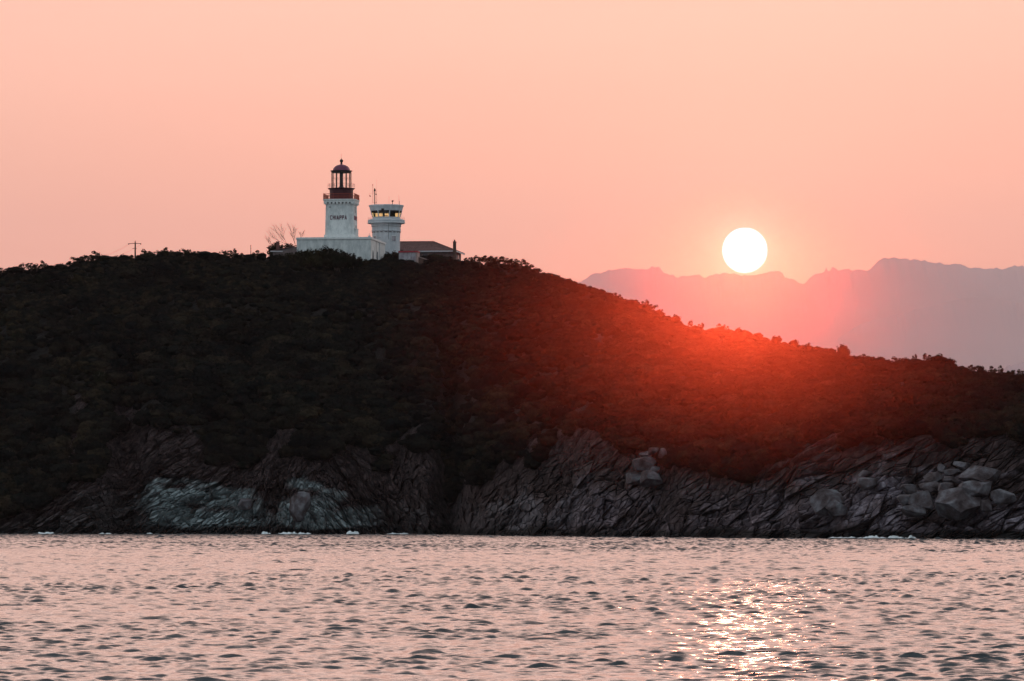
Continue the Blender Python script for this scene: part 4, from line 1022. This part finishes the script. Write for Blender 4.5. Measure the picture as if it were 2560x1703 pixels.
# ------------------------------------------------------------------ boulders
def boulder(label, px0, px1, py0, py1, seed, planes=10, tilt=0, push=0, group=None, rough=.05, name='boulder', cuts=None):
    cx_, cy_ = (px0 + px1) / 2, (py0 + py1) / 2
    hp = hit(cx_, min(py1, 1334)); Y = hp.y - .8 - push
    w_ = (px1 - px0) * Y / F / 2; h_ = (py1 - py0) * Y / F / 2
    bm = bmesh.new(); bmesh.ops.create_icosphere(bm, subdivisions=5, radius=1)
    v = np.array([q.co[:] for q in bm.verts]); rg = np.random.RandomState(seed)
    v = v / np.maximum(np.abs(v).max(1)[:, None], 1e-6) * .5 + v * .55
    for i in range(planes):
        n = rg.normal(size=3); n /= np.linalg.norm(n); d = rg.uniform(.62, .86)
        s = v @ n - d; v = v - np.clip(s, 0, None)[:, None] * n * .96
    for (n, d) in (cuts or []):
        n = np.array(n, float); n /= np.linalg.norm(n); s = v @ n - d; v = v - np.clip(s, 0, None)[:, None] * n * .98
    v += (rough * fbm(v[:, 0] * 2 + seed, v[:, 1] * 2, v[:, 2] * 2, 4, seed))[:, None] * v
    ca_, sa_ = math.cos(tilt), math.sin(tilt); v = np.stack([v[:, 0] * ca_ - v[:, 2] * sa_, v[:, 1], v[:, 0] * sa_ + v[:, 2] * ca_], 1)
    for ax, hs in ((0, w_), (2, h_)):
        lo, hi = v[:, ax].min(), v[:, ax].max(); v[:, ax] = ((v[:, ax] - lo) / (hi - lo) * 2 - 1) * hs
    v[:, 1] *= max(w_, h_) * .9
    for q, c_ in zip(bm.verts, v): q.co = c_
    me = bpy.data.meshes.new(name); bm.to_mesh(me); bm.free(); me.materials.append(M['granite']); me.shade_smooth(); me.set_sharp_from_angle(angle=R(28))
    o = bpy.data.objects.new(name, me); COL.objects.link(o); o.location = (X(cx_, Y, cy_), Y, Z(cy_, Y)); tag(o, label, 'boulder', group)
    return o
boulder('small domed boulder capping the top of the big granite pile at right', 2382, 2428, 1153, 1177, 1, push=1.5)
boulder('large domed boulder at the upper right of the granite pile', 2396, 2502, 1164, 1216, 2, push=2.2, tilt=R(-18))
boulder('wide wedge boulder under the large domed one in the granite pile', 2380, 2482, 1195, 1256, 3, push=2.8, tilt=R(-16))
boulder('largest pentagonal slab-faced boulder at the front of the granite pile', 2338, 2457, 1218, 1302, 4, push=4.2, planes=4, cuts=[((.5, -.75, .5), .42), ((-.6, -.5, -.6), .55), ((.6, -.4, -.7), .55), ((-.4, -.6, .75), .55), ((0, -1, .1), .55)])
boulder('small smooth boulder wedged left of the large domed one', 2357, 2404, 1172, 1192, 5, push=2.2, tilt=R(25))
boulder('small pale boulder wedged above the left slabs of the granite pile', 2357, 2396, 1190, 1210, 6, push=2.8, tilt=R(10))
boulder('brown boulder between the left slabs and the wide wedge boulder', 2345, 2388, 1206, 1240, 7, push=2.5)
boulder('narrow upright spire of rock left of the granite pile top', 2343, 2364, 1160, 1186, 8, push=1.0, tilt=R(-20))
boulder('upper slab of the leaning stack left of the granite pile', 2308, 2358, 1180, 1214, 9, push=1.6, tilt=R(35))
boulder('middle slab of the leaning stack left of the granite pile', 2296, 2352, 1202, 1232, 10, push=2.2, tilt=R(30))
boulder('pale leaning slab with a flat face low left of the granite pile', 2268, 2335, 1226, 1276, 11, push=3.0, planes=6, tilt=R(28), cuts=[((-.2, -.9, .4), .5)])
boulder('low pale block at the foot of the leaning slabs', 2252, 2314, 1262, 1294, 12, push=3.6, tilt=R(10))
boulder('long thin slab left of the pale leaning slab', 2240, 2292, 1236, 1270, 13, push=2.8, tilt=R(32))
boulder('small block at the lower right foot of the granite pile', 2450, 2480, 1250, 1280, 14, push=3.0)
boulder('small boulder partly hidden at the right of the wide wedge', 2476, 2540, 1222, 1262, 15, push=2.0, tilt=R(15))
boulder('brown boulder left behind the leaning slabs', 2250, 2292, 1210, 1238, 16, push=1.2)
boulder('rounded boulder with a ledge on the slope left of the granite pile', 2140, 2196, 1192, 1228, 17, push=1.2)
boulder('flat cap boulder resting on the rounded one left of the granite pile', 2144, 2182, 1175, 1196, 18, push=1.0, tilt=R(14))
boulder('big tilted slab above the waterline left of centre on the right shore', 2024, 2112, 1222, 1290, 19, push=2.6, planes=7, tilt=R(18), cuts=[((-.4, -.7, .6), .55)])
boulder('brown block leaning against the big tilted slab', 2062, 2120, 1250, 1292, 20, push=2.8, tilt=R(8))
boulder('rounded boulder on top right of the balanced pile on the middle slope', 1620, 1649, 1119, 1139, 21, push=2.2, rough=.03)
boulder('flat rounded boulder on top left of the balanced pile on the middle slope', 1597, 1631, 1128, 1146, 22, push=2.4, rough=.03)
boulder('main large oval boulder of the balanced pile on the middle slope', 1580, 1646, 1142, 1180, 23, push=2.6, tilt=R(12), rough=.03)
boulder('rough small block at the right of the balanced pile', 1646, 1668, 1120, 1146, 24, push=1.4)
boulder('small smooth stone under the right of the balanced pile', 1624, 1650, 1166, 1182, 25, push=2.4)
boulder('tilted slab below the balanced pile', 1565, 1622, 1178, 1212, 26, push=2.2, tilt=R(24))
boulder('cracked block below right of the balanced pile', 1600, 1658, 1176, 1218, 27, push=2.4, tilt=R(14))
boulder('upright pale crag above the sea foam on the left shore', 722, 778, 1228, 1306, 28, push=1.5, planes=12, rough=.12)
boulder('rounded dark boulder between the two pale crags on the left shore', 594, 630, 1246, 1276, 29, push=1.5)

# ------------------------------------------------------------------ sea foam at the foot of the rocks
def foam(label, px, wp, hp_, seed):
    Y = float(shore(np.array([float(px)]))[0]) - 3.2
    rg = np.random.RandomState(seed); w_ = wp * Y / F; h_ = hp_ * Y / F
    nx, ny = 40, 8
    U1, V1 = np.meshgrid(np.linspace(-1, 1, nx), np.linspace(0, 1, ny))
    env = np.clip(1 - U1 ** 2, 0, 1) ** .5 * np.sin(V1 * math.pi) ** .7
    zz = env * h_ * np.clip(.42 + 1.5 * fbm(U1 * w_ * 1.1 + seed, V1 * 2, 0 * U1, 3, seed), 0, 1.2) - .05
    o = np_mesh('sea_foam', np.stack([U1 * w_ / 2, V1 * 1.6, zz], -1).reshape(-1, 3), grid_faces(ny, nx), M['foam'], smooth=True)
    o.location = (X(px, Y, 1335), Y - 1.0, .16); tag(o, label, 'sea foam'); return o
foam('low white foam at the far left foot of the dark rocks', 112, 50, 5.5, 1)
foam('faint foam strip second from the left along the dark rocks', 262, 34, 3.5, 2)
foam('tiny foam fleck left of the pale crag', 374, 14, 4, 3)
foam('bright small splash of foam under the pale rocks left of the crag', 666, 24, 9, 4)
foam('longest foam strip at the foot of the upright pale crag', 736, 84, 8, 5)
foam('bright foam patch right of the long foam strip', 882, 32, 8, 6)
foam('thin foam strip near the mouth of the dark ravine', 995, 56, 4.5, 7)
foam('thin foam line left of the longest foam on the right shore', 2105, 70, 4.5, 8)
foam('long low foam on the right shore below the granite pile', 2200, 120, 6.5, 9)
foam('short bright foam at the right end of the right shore foam', 2268, 46, 7, 10)
